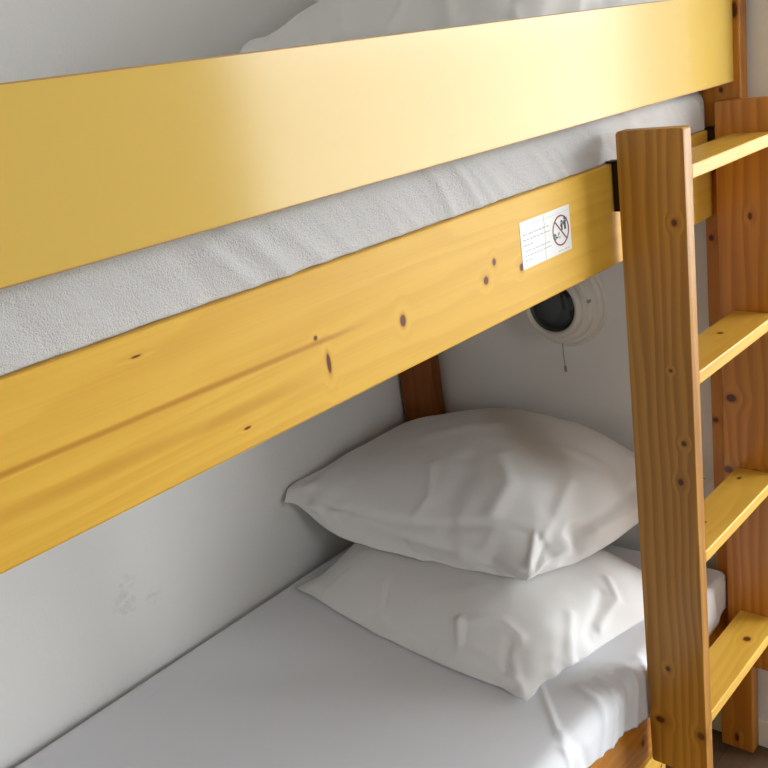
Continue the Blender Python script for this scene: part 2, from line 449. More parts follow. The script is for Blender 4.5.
flat(bm, [(SX0 + .004, 1.4215), (SX1 - .003, 1.4215), (SX1 - .003, 1.4222), (SX0 + .004, 1.4222)])
for xx in (-.6555, -.6245): flat(bm, [(xx, 1.4165), (xx + .0006, 1.4165), (xx + .0006, 1.4285), (xx, 1.4285)])
flat(bm, [(-.6265, 1.3600), (-.6255, 1.3600), (-.6225, 1.4165), (-.6231, 1.4165)])
bmesh.ops.recalc_face_normals(bm, faces=bm.faces)
sub('crease_lines', bm, M_CREASE)

# ------------------------------------------------------------------ ladder
GAP = 0.0150                                                    # air between rail and stiles, bridged by the hooks
LYF = -0.1321
lad = tag(empty('bunk_ladder', (-0.21, -0.075, 0.2631)), 'pine bunk ladder with flat rungs hooked over the bunk rail', 'ladder')
def lad_mat(name, along, across, knots, **kw):
    return pine(name, along, across, kw.pop('base', ORA), kw.pop('dark', ORA_D), knots, spec=0.5, **kw)
m_st = lad_mat('pine_stile_near', 2, 1, [(1.371, -.111, .0058, .0050), (.982, -.112, .0050, .0045), (.906, -.103, .0065, .0050), (.499, -.060, .006, .0045), (.372, -.038, .0075, .0095), (.366, -.122, .0085, .0075), (1.115, -.094, .003, .003)],
               rings=52, seed=1.0, contrast=0.6, wobble=4.0, base=(0.49, 0.235, 0.031), dark=(0.28, 0.105, 0.009))
m_st2 = lad_mat('pine_stile_far', 2, 1, [(.916, -.035, .009, .011), (.750, -.025, .008, .009), (.752, -.085, .007, .010), (1.300, -.081, .007, .004)],
                rings=48, seed=6.0, contrast=0.55, wobble=4.0)
for (x0, wd, m) in ((-0.4129, 0.0290, m_st), (-0.0212, 0.0206, m_st2)):
    y0, y1, z0, z1 = LYF, -GAP, 0.2631, 1.5211
    t = bmesh.new()
    bmesh.ops.create_cube(t, size=1)
    for v in t.verts: v.co = (x0 + wd / 2 + v.co.x * wd, (y0 + y1) / 2 + v.co.y * (y1 - y0), (z0 + z1) / 2 + v.co.z * (z1 - z0))
    ed = [e_ for e_ in t.edges if abs(e_.verts[0].co.x - e_.verts[1].co.x) > .01]
    bmesh.ops.bevel(t, geom=ed, offset=.006, segments=5, profile=.5, affect='EDGES')
    ed = [e_ for e_ in t.edges if abs(e_.verts[0].co.x - e_.verts[1].co.x) < 1e-5]
    bmesh.ops.bevel(t, geom=ed, offset=.0018, segments=2, profile=.5, affect='EDGES')
    obj('stile', t, m, lad)
for k, (z, kn) in enumerate(((1.4590, []), (1.1077, [(-.170, -.079, .006, .006)]), (.7590, [(-.070, -.068, .006, .004), (-.278, -.085, .003, .003)]), (.4060, [(-.121, -.098, .009, .008)]))):
    mr = lad_mat('pine_rung', 0, 1, kn, base=YEL, dark=YEL_D, rings=30, seed=11.0 + 3 * k, contrast=0.35)
    board('rung', (-0.3839, LYF + .0003, z - 0.0236), (-0.0212, -0.0437, z), mr, lad, 0.0022)
for x0 in (-0.4129, -0.0295):
    a, b = x0 + .008, x0 + .0278
    bm = bmesh.new()
    box(bm, (a, -GAP, 1.388), (b, -0.0006, 1.4722), .001); box(bm, (a, -GAP, 1.4686), (b, 0.0098, 1.4722), .0008)
    h_ = obj('hook', bm, M_STEEL, lad); tag(h_, 'dark steel hook over the rail')

# ------------------------------------------------------------------ mattresses
def mattress(name, x0, x1, y0, y1, z0, z1, rcf, disp, mat, edge=None, re=0.015):
    """closed loop profile swept along x; edge(x) gives the height of the front lower hem"""
    xs = np.concatenate([np.linspace(x0, x0 + .02, 12)[:-1], np.linspace(x0 + .02, -1.0, 170)[:-1], np.linspace(-1.0, x1 - .02, 260)[:-1], np.linspace(x1 - .02, x1, 14)])
    bm = bmesh.new(); rows = []
    for x in xs:
        de = min(x - x0, x1 - x)
        ins = re - math.sqrt(max(0, re * re - max(0, re - de) ** 2)) if de < re else 0.0
        P = []
        rc = rcf(x) if callable(rcf) else rcf
        ze = edge(x) if edge else z0
        zt, ya, yb = z1 - ins * .8, y0 + ins, y1 - ins
        def add(y, z, ny, nz_, s): 
            d = disp(x, s, ny, nz_)
            P.append((x, y + d * ny, z + d * nz_))
        nf = 26
        for k in range(16): 
            t_ = k / 16; z = ze + (zt - rc - ze) * t_; add(ya, z, -1, 0, z - zt)
        for k in range(9):
            a = math.pi / 2 * k / 8; add(ya + rc - rc * math.cos(a), zt - rc + rc * math.sin(a), -math.cos(a), math.sin(a), ya - y0 + (rc - rc * math.cos(a)) - rc * (1 - math.sin(a)))
        for k in range(1, 72):
            q_ = k / 72; q_ = .22 * q_ / .6 if q_ < .6 else .22 + .78 * (q_ - .6) / .4
            y = ya + rc + (yb - ya - 2 * rc) * q_; add(y, zt, 0, 1, y)
        for k in range(7):
            a = math.pi / 2 * k / 6; P.append((x, yb - rc + rc * math.sin(a), zt - rc + rc * math.cos(a)))
        P.append((x, yb, z0)); P.append((x, y0 + .06 + ins, z0)); P.append((x, y0 + .012 + ins * .5, z0))
        if edge: P.append((x, y0 + .0055, min(ze + .004, z0)))
        rows.append([bm.verts.new(p) for p in P])
    n = len(rows[0])
    for a, b in zip(rows, rows[1:]):
        for k in range(n): bm.faces.new([a[k], b[k], b[(k + 1) % n], a[(k + 1) % n]])
    bm.faces.new(rows[0]); bm.faces.new(rows[-1][::-1])
    bmesh.ops.recalc_face_normals(bm, faces=bm.faces)
    return obj(name, bm, mat, smooth=True)
def fold(x, s, x0, s0, x1, s1, w, h):
    """a soft crease from (x0,s0) to (x1,s1) on the cloth"""
    dx, ds = x1 - x0, s1 - s0
    L2 = dx * dx + ds * ds
    t = ((x - x0) * dx + (s - s0) * ds) / L2
    tc_ = min(1, max(0, t))
    d = math.hypot(x - x0 - tc_ * dx, s - s0 - tc_ * ds)
    return h * math.exp(-(d / w) ** 2)
rn = random.Random(12)
UF = []
for k in range(46):
    x = -1.97 + k * 0.043 + rn.uniform(-.02, .02)
    UF.append((x + rn.uniform(-.05, -.015), -.01 + rn.uniform(-.02, .02), x + .02, -.075, rn.uniform(.005, .012), rn.uniform(-.004, .005)))
def up_disp(x, s, ny, nz_):
    d = 0.0025 * noise.noise(Vector((x * 9, s * 14, 2.2))) + 0.0045 * noise.noise(Vector((x * 2.3, s * 6, 8.1)))
    if s < .05:
        for f_ in UF:
            if abs(x - f_[0]) < .12: d += fold(x, s, *f_)
    return d
up_m = mattress('mattress', -1.985, -0.0015, 0.010, 0.872, 1.4685, 1.5475, 0.03, up_disp, M_TERRY,
                edge=lambda x: 1.4690 + .0010 * noise.noise(Vector((x * 22, 0, 0))))
tag(up_m, 'upper bunk mattress in fuzzy white terry cover below the yellow guard board', 'mattress', 'bunk mattresses')
LF = [(-.56, .14, -.695, .005, .007, .0028), (-.695, .005, -.715, -.09, .007, .0035), (-.53, .07, -.60, -.10, .010, .004), (-.49, .05, -.555, -.10, .008, .0045),
      (-.455, .03, -.50, -.11, .008, -.004), (-.43, .02, -.46, -.12, .009, .005), (-.51, .03, -.52, -.1, .008, -.003), (-.39, .02, -.40, -.12, .012, .004),
      (-.66, .0, -.64, -.08, .012, -.003), (-.82, .02, -.80, -.08, .014, .003), (-.10, .03, -.06, -.11, .014, .004), (-.2, .03, -.22, -.11, .014, .004)]
def low_disp(x, s, ny, nz_):
    d = 0.003 * noise.noise(Vector((x * 3.1, s * 3.4, 4.2))) + 0.0012 * noise.noise(Vector((x * 11, s * 9, 1.7)))
    if s < .25:
        for f_ in LF: d += fold(x, s, *f_)
    if s > .84: d += .012 * noise.noise(Vector((x * 5.0, 0, 3.3)))
    return d
HEM = [(-2.1, .405), (-.9, .408), (-.63, .403), (-.517, .386), (-.40, .360), (-.25, .352), (-.10, .372), (-.02, .395), (.1, .40)]
def hem(x):
    for (a, za), (b, zb) in zip(HEM, HEM[1:]):
        if a <= x <= b:
            t = (x - a) / (b - a); t = t * t * (3 - 2 * t)
            return za + (zb - za) * t + .0006 * noise.noise(Vector((x * 18, 0, 5)))
    return .4
lo_m = mattress('mattress', -1.985, -0.002, -0.0075, 0.905, 0.4265, 0.485, lambda x: .038 if x < -.3 else .038 - .026 * min(1, (x + .3) / .25), low_disp, M_SHEET, edge=hem, re=.009)
tag(lo_m, 'lower bunk mattress under a grey-white fitted sheet, empty except for pillows', 'mattress', 'bunk mattresses')

# ------------------------------------------------------------------ pillows (each a grid of x, y, z in millimetres for the upper and the lower face)
LO = [-334,-328,-150,-309,-330,-151,-285,-325,-152,-260,-326,-154,-237,-336,-153,-210,-332,-159,-188,-344,-155,-162,-343,-158,-139,-352,-157,-115,-357,-157,-90,-363,-156,-66,-369,-156,-42,-375,-156,-17,-381,-156,7,-388,-155,31,-395,-154,56,-400,-155,80,-409,-152,105,-411,-153,129,-418,-152,150,-432,-150,175,-440,-150,
    -333,-302,-150,-311,-308,-143,-287,-308,-139,-263,-311,-136,-239,-314,-133,-214,-320,-127,-189,-324,-125,-165,-330,-120,-140,-336,-119,-115,-341,-118,-90,-346,-118,-65,-352,-118,-40,-357,-118,-15,-363,-118,10,-369,-120,35,-374,-123,59,-380,-126,84,-385,-131,108,-391,-135,132,-398,-138,154,-406,-143,176,-412,-149,
    -326,-279,-151,-308,-284,-139,-286,-286,-130,-263,-291,-122,-238,-297,-114,-214,-301,-107,-189,-307,-100,-164,-312,-95,-138,-317,-93,-113,-322,-93,-88,-327,-92,-62,-333,-92,-37,-338,-92,-12,-344,-93,13,-349,-95,38,-354,-100,62,-359,-107,87,-364,-114,111,-367,-122,134,-372,-130,155,-379,-137,174,-384,-148,
    -322,-256,-151,-306,-260,-135,-286,-263,-122,-263,-268,-110,-239,-274,-99,-214,-279,-89,-188,-285,-80,-163,-290,-75,-137,-295,-73,-111,-300,-73,-85,-305,-73,-60,-310,-73,-34,-315,-73,-9,-320,-74,17,-325,-77,42,-330,-83,66,-334,-91,91,-338,-101,115,-342,-111,138,-346,-122,158,-352,-133,175,-358,-147,
    -323,-232,-152,-305,-235,-131,-286,-239,-113,-263,-244,-99,-239,-250,-85,-213,-255,-74,-187,-260,-65,-161,-265,-60,-135,-270,-59,-109,-275,-58,-83,-279,-59,-57,-284,-59,-31,-289,-60,-6,-294,-61,20,-299,-64,45,-303,-70,70,-308,-79,95,-312,-90,119,-315,-102,141,-319,-114,160,-324,-128,179,-330,-146,
    -323,-205,-152,-304,-211,-127,-285,-214,-106,-263,-219,-88,-238,-225,-74,-212,-230,-62,-186,-235,-54,-160,-239,-50,-133,-244,-49,-107,-248,-49,-81,-253,-50,-54,-258,-50,-28,-262,-52,-2,-267,-54,23,-272,-57,49,-276,-62,74,-280,-71,98,-284,-82,122,-288,-94,145,-292,-107,164,-296,-123,183,-302,-145,
    -322,-180,-153,-303,-185,-122,-285,-189,-99,-262,-194,-79,-237,-199,-64,-211,-204,-53,-185,-208,-46,-158,-213,-44,-131,-217,-43,-104,-222,-43,-78,-226,-44,-52,-231,-45,-25,-235,-47,1,-240,-49,26,-244,-53,52,-248,-57,77,-253,-65,102,-257,-75,126,-260,-86,148,-264,-100,168,-268,-118,187,-275,-144,
    -320,-155,-154,-303,-160,-118,-284,-163,-93,-261,-168,-72,-236,-173,-57,-209,-177,-47,-182,-182,-43,-156,-186,-40,-129,-190,-39,-102,-195,-39,-75,-199,-39,-49,-203,-40,-22,-208,-42,4,-212,-45,30,-216,-49,55,-221,-53,81,-225,-60,105,-229,-68,129,-233,-80,152,-237,-95,172,-240,-113,190,-247,-143,
    -319,-129,-154,-302,-134,-115,-282,-138,-89,-259,-142,-68,-234,-146,-54,-207,-151,-45,-180,-155,-41,-153,-159,-38,-126,-163,-36,-99,-168,-36,-72,-172,-35,-46,-176,-37,-19,-180,-39,7,-184,-41,33,-189,-45,58,-193,-51,84,-197,-57,108,-201,-66,132,-205,-77,155,-209,-91,176,-212,-110,193,-218,-142,
    -317,-104,-153,-300,-108,-114,-281,-112,-88,-257,-116,-67,-232,-120,-53,-205,-124,-44,-178,-128,-39,-151,-132,-36,-124,-136,-34,-97,-140,-33,-70,-144,-33,-43,-149,-34,-16,-153,-36,10,-157,-39,36,-161,-43,62,-165,-48,87,-169,-55,112,-173,-64,136,-177,-75,159,-180,-88,179,-184,-107,196,-190,-141,
    -316,-78,-152,-298,-83,-113,-279,-86,-87,-255,-89,-66,-230,-93,-52,-203,-97,-43,-175,-101,-38,-148,-105,-34,-121,-109,-32,-94,-113,-31,-67,-117,-31,-40,-121,-32,-13,-125,-34,13,-129,-38,39,-133,-41,65,-137,-46,90,-141,-53,115,-145,-62,139,-149,-73,162,-152,-86,182,-156,-106,200,-161,-139,
    -314,-53,-152,-296,-57,-113,-277,-60,-86,-253,-63,-66,-227,-67,-51,-200,-71,-42,-173,-74,-37,-145,-78,-33,-118,-82,-30,-91,-86,-29,-64,-90,-29,-37,-94,-30,-10,-98,-32,16,-101,-36,42,-105,-40,68,-109,-46,93,-113,-54,119,-117,-60,143,-120,-71,166,-124,-84,186,-127,-104,203,-133,-137,
    -312,-28,-151,-294,-31,-112,-274,-34,-86,-251,-37,-65,-225,-40,-51,-198,-44,-41,-170,-48,-36,-143,-51,-32,-115,-55,-29,-88,-59,-28,-61,-62,-28,-34,-66,-29,-7,-70,-31,20,-74,-34,46,-77,-38,72,-81,-45,97,-85,-51,122,-89,-59,146,-92,-69,170,-96,-83,189,-99,-103,207,-104,-136,
    -310,-2,-151,-292,-5,-112,-272,-8,-85,-248,-11,-65,-222,-14,-51,-195,-17,-42,-167,-21,-36,-140,-24,-32,-112,-28,-29,-85,-31,-28,-57,-35,-27,-30,-39,-28,-4,-42,-30,23,-46,-33,49,-50,-38,75,-53,-43,100,-57,-51,126,-60,-57,150,-64,-68,173,-67,-82,193,-71,-101,211,-76,-134,
    -308,23,-150,-289,21,-111,-269,18,-85,-245,16,-65,-219,13,-51,-192,9,-42,-164,6,-36,-136,3,-32,-109,-1,-29,-81,-4,-28,-54,-8,-27,-27,-11,-28,0,-15,-30,26,-18,-33,53,-22,-37,78,-25,-42,104,-29,-49,129,-32,-57,154,-36,-67,176,-39,-81,197,-42,-100,215,-47,-133,
    -305,49,-150,-287,47,-111,-266,45,-85,-242,42,-65,-216,39,-51,-188,36,-43,-161,33,-37,-133,30,-32,-106,26,-30,-78,23,-28,-51,20,-28,-24,16,-29,3,13,-30,30,10,-33,56,6,-37,82,3,-42,107,-1,-49,133,-4,-56,157,-8,-66,180,-11,-80,200,-14,-99,219,-19,-131,
    -302,74,-150,-283,72,-111,-263,71,-85,-239,68,-65,-213,66,-51,-185,63,-43,-157,60,-37,-130,57,-33,-102,53,-30,-75,50,-29,-48,47,-28,-20,44,-29,6,40,-31,33,37,-34,59,34,-37,85,31,-43,111,27,-48,136,24,-56,161,21,-66,184,17,-79,204,14,-99,223,10,-130,
    -299,100,-150,-280,98,-111,-260,97,-85,-235,95,-66,-209,92,-52,-182,89,-44,-154,87,-38,-126,84,-34,-99,81,-32,-71,77,-30,-44,74,-29,-17,71,-30,10,68,-31,37,65,-34,63,62,-37,89,58,-42,115,55,-48,140,52,-56,164,49,-68,187,46,-79,208,42,-98,228,38,-129,
    -295,126,-150,-277,124,-112,-256,123,-86,-232,121,-66,-205,119,-53,-178,116,-46,-150,113,-41,-123,110,-36,-95,108,-34,-68,105,-32,-41,102,-31,-14,99,-32,13,96,-33,40,93,-35,66,89,-38,93,86,-42,118,83,-48,143,80,-57,168,77,-66,191,74,-79,212,71,-98,232,67,-127,
    -291,151,-151,-273,150,-112,-252,149,-86,-228,147,-67,-201,145,-55,-174,143,-48,-146,140,-43,-119,137,-39,-92,135,-36,-64,132,-35,-37,129,-34,-10,126,-34,17,123,-35,43,120,-37,70,117,-40,96,114,-43,122,111,-49,147,108,-56,171,105,-66,195,102,-79,215,99,-97,236,95,-126,
    -287,177,-151,-269,176,-113,-248,175,-87,-224,174,-68,-197,172,-56,-170,169,-50,-142,167,-46,-115,164,-42,-88,161,-41,-61,159,-38,-33,156,-37,-7,153,-38,20,150,-39,47,147,-42,73,145,-42,99,142,-46,125,139,-51,151,136,-57,175,133,-66,198,130,-79,219,127,-97,241,124,-125,
    -284,203,-151,-264,202,-116,-244,201,-91,-219,200,-72,-193,198,-60,-166,196,-53,-138,193,-50,-111,191,-46,-84,188,-44,-57,186,-42,-30,183,-42,-3,180,-41,24,178,-42,50,175,-43,77,172,-45,103,170,-50,129,167,-53,154,164,-60,179,161,-70,202,158,-84,223,155,-99,245,152,-124,
    -280,228,-151,-259,228,-119,-239,227,-97,-214,226,-79,-188,224,-67,-161,222,-59,-134,220,-54,-107,217,-51,-80,215,-49,-53,212,-47,-26,210,-47,1,207,-47,27,205,-46,54,202,-47,80,200,-49,106,197,-52,132,195,-57,157,192,-65,182,189,-75,205,186,-87,227,183,-101,249,181,-124,
    -275,254,-150,-254,253,-123,-234,252,-103,-209,251,-88,-183,250,-76,-156,248,-67,-130,246,-61,-103,244,-57,-76,241,-55,-49,239,-53,-22,237,-52,4,234,-52,31,232,-52,57,230,-52,84,227,-53,109,225,-58,135,222,-63,160,219,-71,185,217,-82,209,214,-92,231,211,-104,253,209,-123,
    -270,279,-149,-249,279,-128,-228,278,-111,-203,276,-98,-177,275,-87,-151,274,-78,-125,272,-70,-98,270,-65,-72,267,-63,-45,265,-61,-18,263,-60,8,261,-60,34,259,-59,61,256,-59,87,254,-60,113,252,-64,138,249,-70,164,247,-78,188,244,-87,212,241,-97,234,239,-107,256,238,-122,
    -264,305,-149,-244,304,-131,-222,303,-119,-197,300,-108,-172,300,-98,-146,298,-89,-120,297,-81,-94,295,-76,-67,293,-72,-41,291,-72,-15,288,-71,12,286,-70,38,285,-69,64,283,-69,90,280,-71,116,278,-74,141,276,-80,167,274,-87,192,271,-94,216,268,-102,238,266,-110,260,266,-121,
    -260,329,-148,-240,329,-135,-216,327,-126,-192,324,-118,-166,324,-109,-141,322,-102,-115,321,-95,-89,319,-89,-63,317,-86,-37,315,-85,-11,313,-84,15,311,-83,41,310,-82,67,308,-82,93,306,-83,118,304,-87,144,302,-91,169,300,-96,195,297,-101,219,295,-107,242,294,-113,264,294,-121,
    -260,355,-147,-236,354,-139,-211,350,-134,-187,346,-129,-162,344,-124,-136,343,-119,-110,342,-113,-85,340,-109,-59,338,-106,-33,337,-105,-8,335,-104,18,333,-102,44,332,-101,70,331,-100,95,329,-100,121,327,-102,146,326,-104,172,324,-107,197,322,-110,223,321,-112,246,321,-115,269,322,-120,
    -255,381,-147,-229,377,-146,-204,371,-145,-179,362,-145,-155,366,-142,-128,364,-142,-103,362,-140,-78,360,-139,-52,359,-137,-27,358,-135,-2,357,-134,23,355,-132,48,354,-130,74,353,-129,99,352,-127,124,352,-126,149,351,-125,174,350,-124,199,348,-123,225,345,-122,247,346,-121,270,350,-120,
    -334,-328,-150,-309,-330,-151,-285,-325,-152,-260,-326,-154,-237,-336,-153,-210,-332,-159,-188,-344,-155,-162,-343,-158,-139,-352,-157,-115,-357,-157,-90,-363,-156,-66,-369,-156,-42,-375,-156,-17,-381,-156,7,-388,-155,31,-395,-154,56,-400,-155,80,-409,-152,105,-411,-153,129,-418,-152,150,-432,-150,175,-440,-150,
    -333,-302,-150,-312,-308,-156,-289,-309,-159,-265,-314,-159,-240,-321,-159,-216,-327,-159,-191,-334,-159,-167,-341,-159,-142,-346,-159,-117,-352,-159,-92,-357,-159,-67,-362,-159,-42,-368,-159,-17,-373,-159,8,-378,-159,32,-382,-159,57,-386,-159,82,-390,-159,107,-394,-159,131,-398,-158,154,-407,-154,176,-412,-149,
    -326,-279,-151,-310,-285,-159,-288,-287,-159,-265,-292,-159,-241,-300,-159,-216,-306,-159,-191,-312,-159,-166,-318,-159,-141,-324,-159,-116,-329,-159,-91,-334,-159,-65,-339,-159,-40,-344,-159,-15,-349,-159,10,-353,-159,35,-357,-159,60,-361,-159,85,-365,-159,109,-368,-159,133,-373,-159,155,-380,-156,174,-384,-148,
    -322,-256,-151,-309,-261,-159,-289,-264,-159,-265,-269,-159,-240,-275,-159,-216,-280,-159,-191,-286,-159,-165,-292,-159,-140,-297,-159,-114,-302,-159,-88,-307,-159,-63,-312,-159,-38,-317,-159,-12,-322,-159,13,-326,-159,38,-330,-159,63,-334,-159,88,-338,-159,112,-342,-159,136,-346,-159,159,-353,-158,175,-358,-147,
    -323,-232,-152,-311,-236,-159,-290,-239,-159,-265,-244,-159,-240,-250,-159,-215,-255,-159,-190,-260,-159,-164,-266,-159,-138,-270,-159,-112,-275,-159,-86,-280,-159,-61,-285,-159,-35,-289,-159,-9,-294,-159,16,-299,-159,42,-303,-159,67,-307,-159,91,-311,-159,116,-315,-159,140,-319,-159,163,-325,-159,179,-330,-146,
    -323,-205,-152,-312,-210,-159,-291,-214,-159,-266,-219,-159,-240,-224,-159,-215,-229,-159,-189,-234,-159,-162,-239,-159,-136,-244,-159,-110,-248,-159,-84,-253,-159,-58,-258,-159,-32,-262,-159,-6,-267,-159,19,-271,-159,45,-276,-159,70,-280,-159,95,-284,-159,120,-288,-159,144,-292,-159,168,-297,-159,183,-302,-145,
    -322,-180,-153,-313,-185,-159,-292,-189,-159,-266,-193,-159,-240,-198,-159,-213,-203,-159,-187,-208,-159,-161,-213,-159,-134,-217,-159,-108,-222,-159,-82,-226,-159,-56,-230,-159,-30,-235,-159,-4,-239,-159,22,-244,-159,48,-248,-159,73,-253,-159,99,-257,-159,124,-261,-159,149,-265,-159,172,-269,-159,187,-275,-144,
    -320,-155,-154,-313,-159,-159,-292,-163,-159,-265,-168,-159,-239,-173,-159,-212,-177,-159,-185,-182,-159,-159,-186,-159,-132,-190,-159,-105,-195,-159,-79,-199,-159,-53,-203,-159,-27,-208,-159,-1,-212,-159,25,-216,-159,51,-221,-159,77,-225,-159,102,-229,-159,128,-233,-159,153,-237,-159,177,-241,-159,190,-247,-143,
    -319,-129,-154,-313,-133,-159,-292,-137,-159,-264,-142,-159,-237,-146,-159,-210,-151,-159,-183,-155,-159,-156,-159,-159,-130,-164,-159,-103,-168,-159,-76,-172,-159,-50,-176,-159,-24,-180,-159,2,-185,-159,28,-189,-159,54,-193,-159,80,-197,-159,106,-201,-159,131,-205,-159,157,-209,-159,181,-213,-159,193,-218,-142,
    -317,-104,-153,-312,-108,-159,-290,-111,-159,-263,-116,-159,-235,-120,-159,-208,-124,-159,-181,-129,-159,-154,-133,-159,-127,-137,-159,-100,-141,-159,-74,-145,-159,-47,-149,-159,-21,-153,-159,5,-157,-159,32,-161,-159,58,-165,-159,83,-169,-159,109,-173,-159,135,-177,-159,160,-181,-159,185,-185,-159,196,-190,-141,
    -316,-78,-152,-310,-82,-159,-289,-86,-159,-261,-90,-159,-233,-94,-159,-206,-98,-159,-179,-102,-159,-152,-106,-159,-125,-110,-159,-98,-114,-159,-71,-118,-159,-44,-122,-159,-18,-126,-159,9,-130,-159,35,-134,-159,61,-138,-159,87,-142,-159,113,-146,-159,138,-149,-159,164,-153,-159,188,-157,-159,200,-161,-139,
    -314,-53,-152,-309,-56,-159,-287,-60,-159,-259,-64,-159,-231,-68,-159,-204,-72,-159,-176,-76,-159,-149,-79,-159,-122,-83,-159,-95,-87,-159,-68,-91,-159,-41,-95,-159,-15,-99,-159,12,-103,-159,38,-106,-159,64,-110,-159,90,-114,-159,116,-118,-159,142,-121,-159,167,-125,-159,192,-128,-158,203,-133,-137,
    -312,-28,-151,-306,-30,-159,-284,-34,-159,-256,-38,-159,-229,-41,-159,-201,-45,-159,-173,-49,-159,-146,-53,-159,-119,-57,-159,-92,-60,-159,-65,-64,-159,-38,-68,-159,-12,-71,-159,15,-75,-159,41,-79,-159,67,-83,-159,93,-86,-159,119,-90,-159,145,-93,-159,171,-97,-159,195,-100,-156,207,-104,-136,
    -310,-2,-151,-304,-5,-159,-282,-8,-159,-254,-12,-159,-226,-15,-159,-198,-19,-159,-171,-23,-159,-143,-26,-159,-116,-30,-159,-89,-33,-159,-62,-37,-159,-35,-41,-159,-8,-44,-159,18,-48,-159,45,-51,-159,71,-55,-159,97,-58,-159,123,-62,-159,149,-65,-159,174,-69,-159,199,-72,-155,211,-76,-134,
    -308,23,-150,-301,21,-159,-279,18,-159,-251,14,-159,-223,11,-159,-195,7,-159,-167,4,-159,-140,0,-159,-113,-3,-159,-86,-7,-159,-59,-10,-159,-32,-14,-159,-5,-17,-159,22,-20,-159,48,-24,-159,74,-27,-159,100,-31,-159,126,-34,-159,152,-37,-159,178,-41,-159,202,-44,-153,215,-47,-133,
    -305,49,-150,-298,47,-159,-276,44,-159,-248,41,-159,-220,37,-159,-192,34,-159,-164,30,-159,-137,27,-159,-109,24,-159,-82,20,-159,-55,17,-159,-28,14,-159,-2,10,-159,25,7,-159,51,4,-159,78,0,-159,104,-3,-159,130,-6,-159,156,-9,-159,181,-13,-158,206,-16,-152,219,-19,-131,
    -302,74,-150,-295,73,-159,-272,70,-159,-244,67,-159,-216,63,-159,-188,60,-159,-161,57,-159,-133,54,-159,-106,50,-159,-79,47,-159,-52,44,-159,-25,41,-159,2,38,-159,28,34,-159,55,31,-159,81,28,-159,107,25,-159,133,22,-159,159,19,-158,185,15,-157,210,12,-151,223,10,-130,
    -299,100,-150,-292,98,-159,-268,96,-159,-240,93,-159,-212,90,-159,-185,87,-159,-157,83,-159,-130,80,-159,-103,77,-159,-75,74,-159,-48,71,-159,-22,68,-159,5,65,-159,32,62,-159,58,59,-159,84,56,-159,111,53,-159,137,50,-158,163,47,-156,188,44,-155,213,41,-150,228,38,-129,
    -295,126,-150,-288,124,-159,-264,122,-159,-236,119,-159,-209,116,-159,-181,113,-159,-153,110,-159,-126,107,-159,-99,104,-159,-72,101,-159,-45,98,-159,-18,95,-159,9,92,-159,35,89,-159,62,86,-159,88,83,-159,114,80,-158,140,77,-156,166,75,-155,192,72,-154,217,69,-149,232,67,-127,
    -291,151,-151,-284,150,-159,-260,148,-159,-232,145,-159,-204,142,-159,-177,139,-159,-149,136,-159,-122,134,-159,-95,131,-159,-68,128,-159,-41,125,-159,-14,122,-159,12,119,-159,39,116,-159,65,114,-159,91,111,-158,118,108,-157,144,105,-155,170,103,-154,195,100,-152,221,97,-148,236,95,-126,
    -287,177,-151,-279,176,-159,-255,174,-159,-228,171,-159,-200,168,-159,-173,166,-159,-145,163,-159,-118,160,-159,-91,157,-159,-64,155,-159,-37,152,-159,-11,149,-159,16,147,-159,42,144,-159,69,141,-158,95,138,-157,121,136,-155,147,133,-154,173,131,-152,199,128,-151,224,125,-147,241,124,-125,
    -284,203,-151,-274,201,-159,-250,199,-159,-223,197,-159,-195,195,-159,-168,192,-159,-141,189,-159,-114,187,-159,-87,184,-159,-60,182,-159,-33,179,-159,-7,176,-159,20,174,-159,46,171,-159,72,169,-157,99,166,-156,125,164,-154,151,161,-152,176,158,-150,202,156,-148,227,153,-144,245,152,-124,
    -280,228,-151,-268,227,-159,-244,225,-159,-217,223,-159,-190,221,-159,-164,218,-159,-137,216,-159,-110,214,-159,-83,211,-159,-56,209,-159,-30,206,-159,-3,204,-159,23,201,-159,50,199,-158,76,196,-156,102,194,-155,128,191,-152,154,189,-150,180,186,-147,205,184,-145,230,181,-142,249,181,-124,
    -275,254,-150,-261,253,-159,-237,251,-159,-211,248,-159,-185,247,-159,-158,245,-159,-132,242,-159,-105,240,-159,-79,238,-159,-52,235,-159,-25,233,-159,1,231,-159,27,228,-158,54,226,-157,80,224,-155,106,221,-153,132,219,-150,157,216,-147,183,214,-144,208,212,-141,233,209,-138,253,209,-123,
    -270,279,-149,-254,278,-159,-230,276,-159,-205,273,-159,-179,272,-159,-153,271,-159,-127,269,-159,-100,267,-159,-74,265,-159,-48,262,-159,-21,260,-159,5,258,-159,31,256,-157,57,253,-156,83,251,-154,109,249,-151,135,246,-148,161,244,-144,186,241,-140,211,239,-137,236,237,-135,256,238,-122,
    -264,305,-149,-247,304,-157,-224,301,-159,-199,298,-159,-173,298,-159,-148,296,-159,-122,295,-159,-96,293,-159,-69,291,-159,-43,289,-159,-17,287,-159,9,285,-158,35,283,-156,61,281,-155,87,279,-152,113,276,-149,138,274,-145,164,271,-141,189,269,-137,214,266,-134,239,265,-132,260,266,-121,
    -260,329,-148,-241,329,-154,-217,326,-157,-193,323,-159,-167,323,-159,-142,322,-159,-116,321,-159,-90,320,-159,-64,318,-159,-38,316,-159,-12,314,-159,13,312,-157,39,310,-155,65,308,-154,91,306,-151,116,304,-147,142,301,-143,167,298,-139,193,296,-135,218,294,-131,242,293,-129,264,294,-121,
    -260,355,-147,-237,353,-151,-212,350,-153,-188,347,-155,-162,348,-156,-137,347,-157,-111,347,-158,-85,346,-159,-59,344,-158,-34,342,-156,-8,341,-155,18,339,-153,43,337,-151,69,335,-150,94,333,-147,120,331,-144,145,328,-140,171,326,-136,196,323,-133,222,321,-129,246,320,-126,269,322,-120,
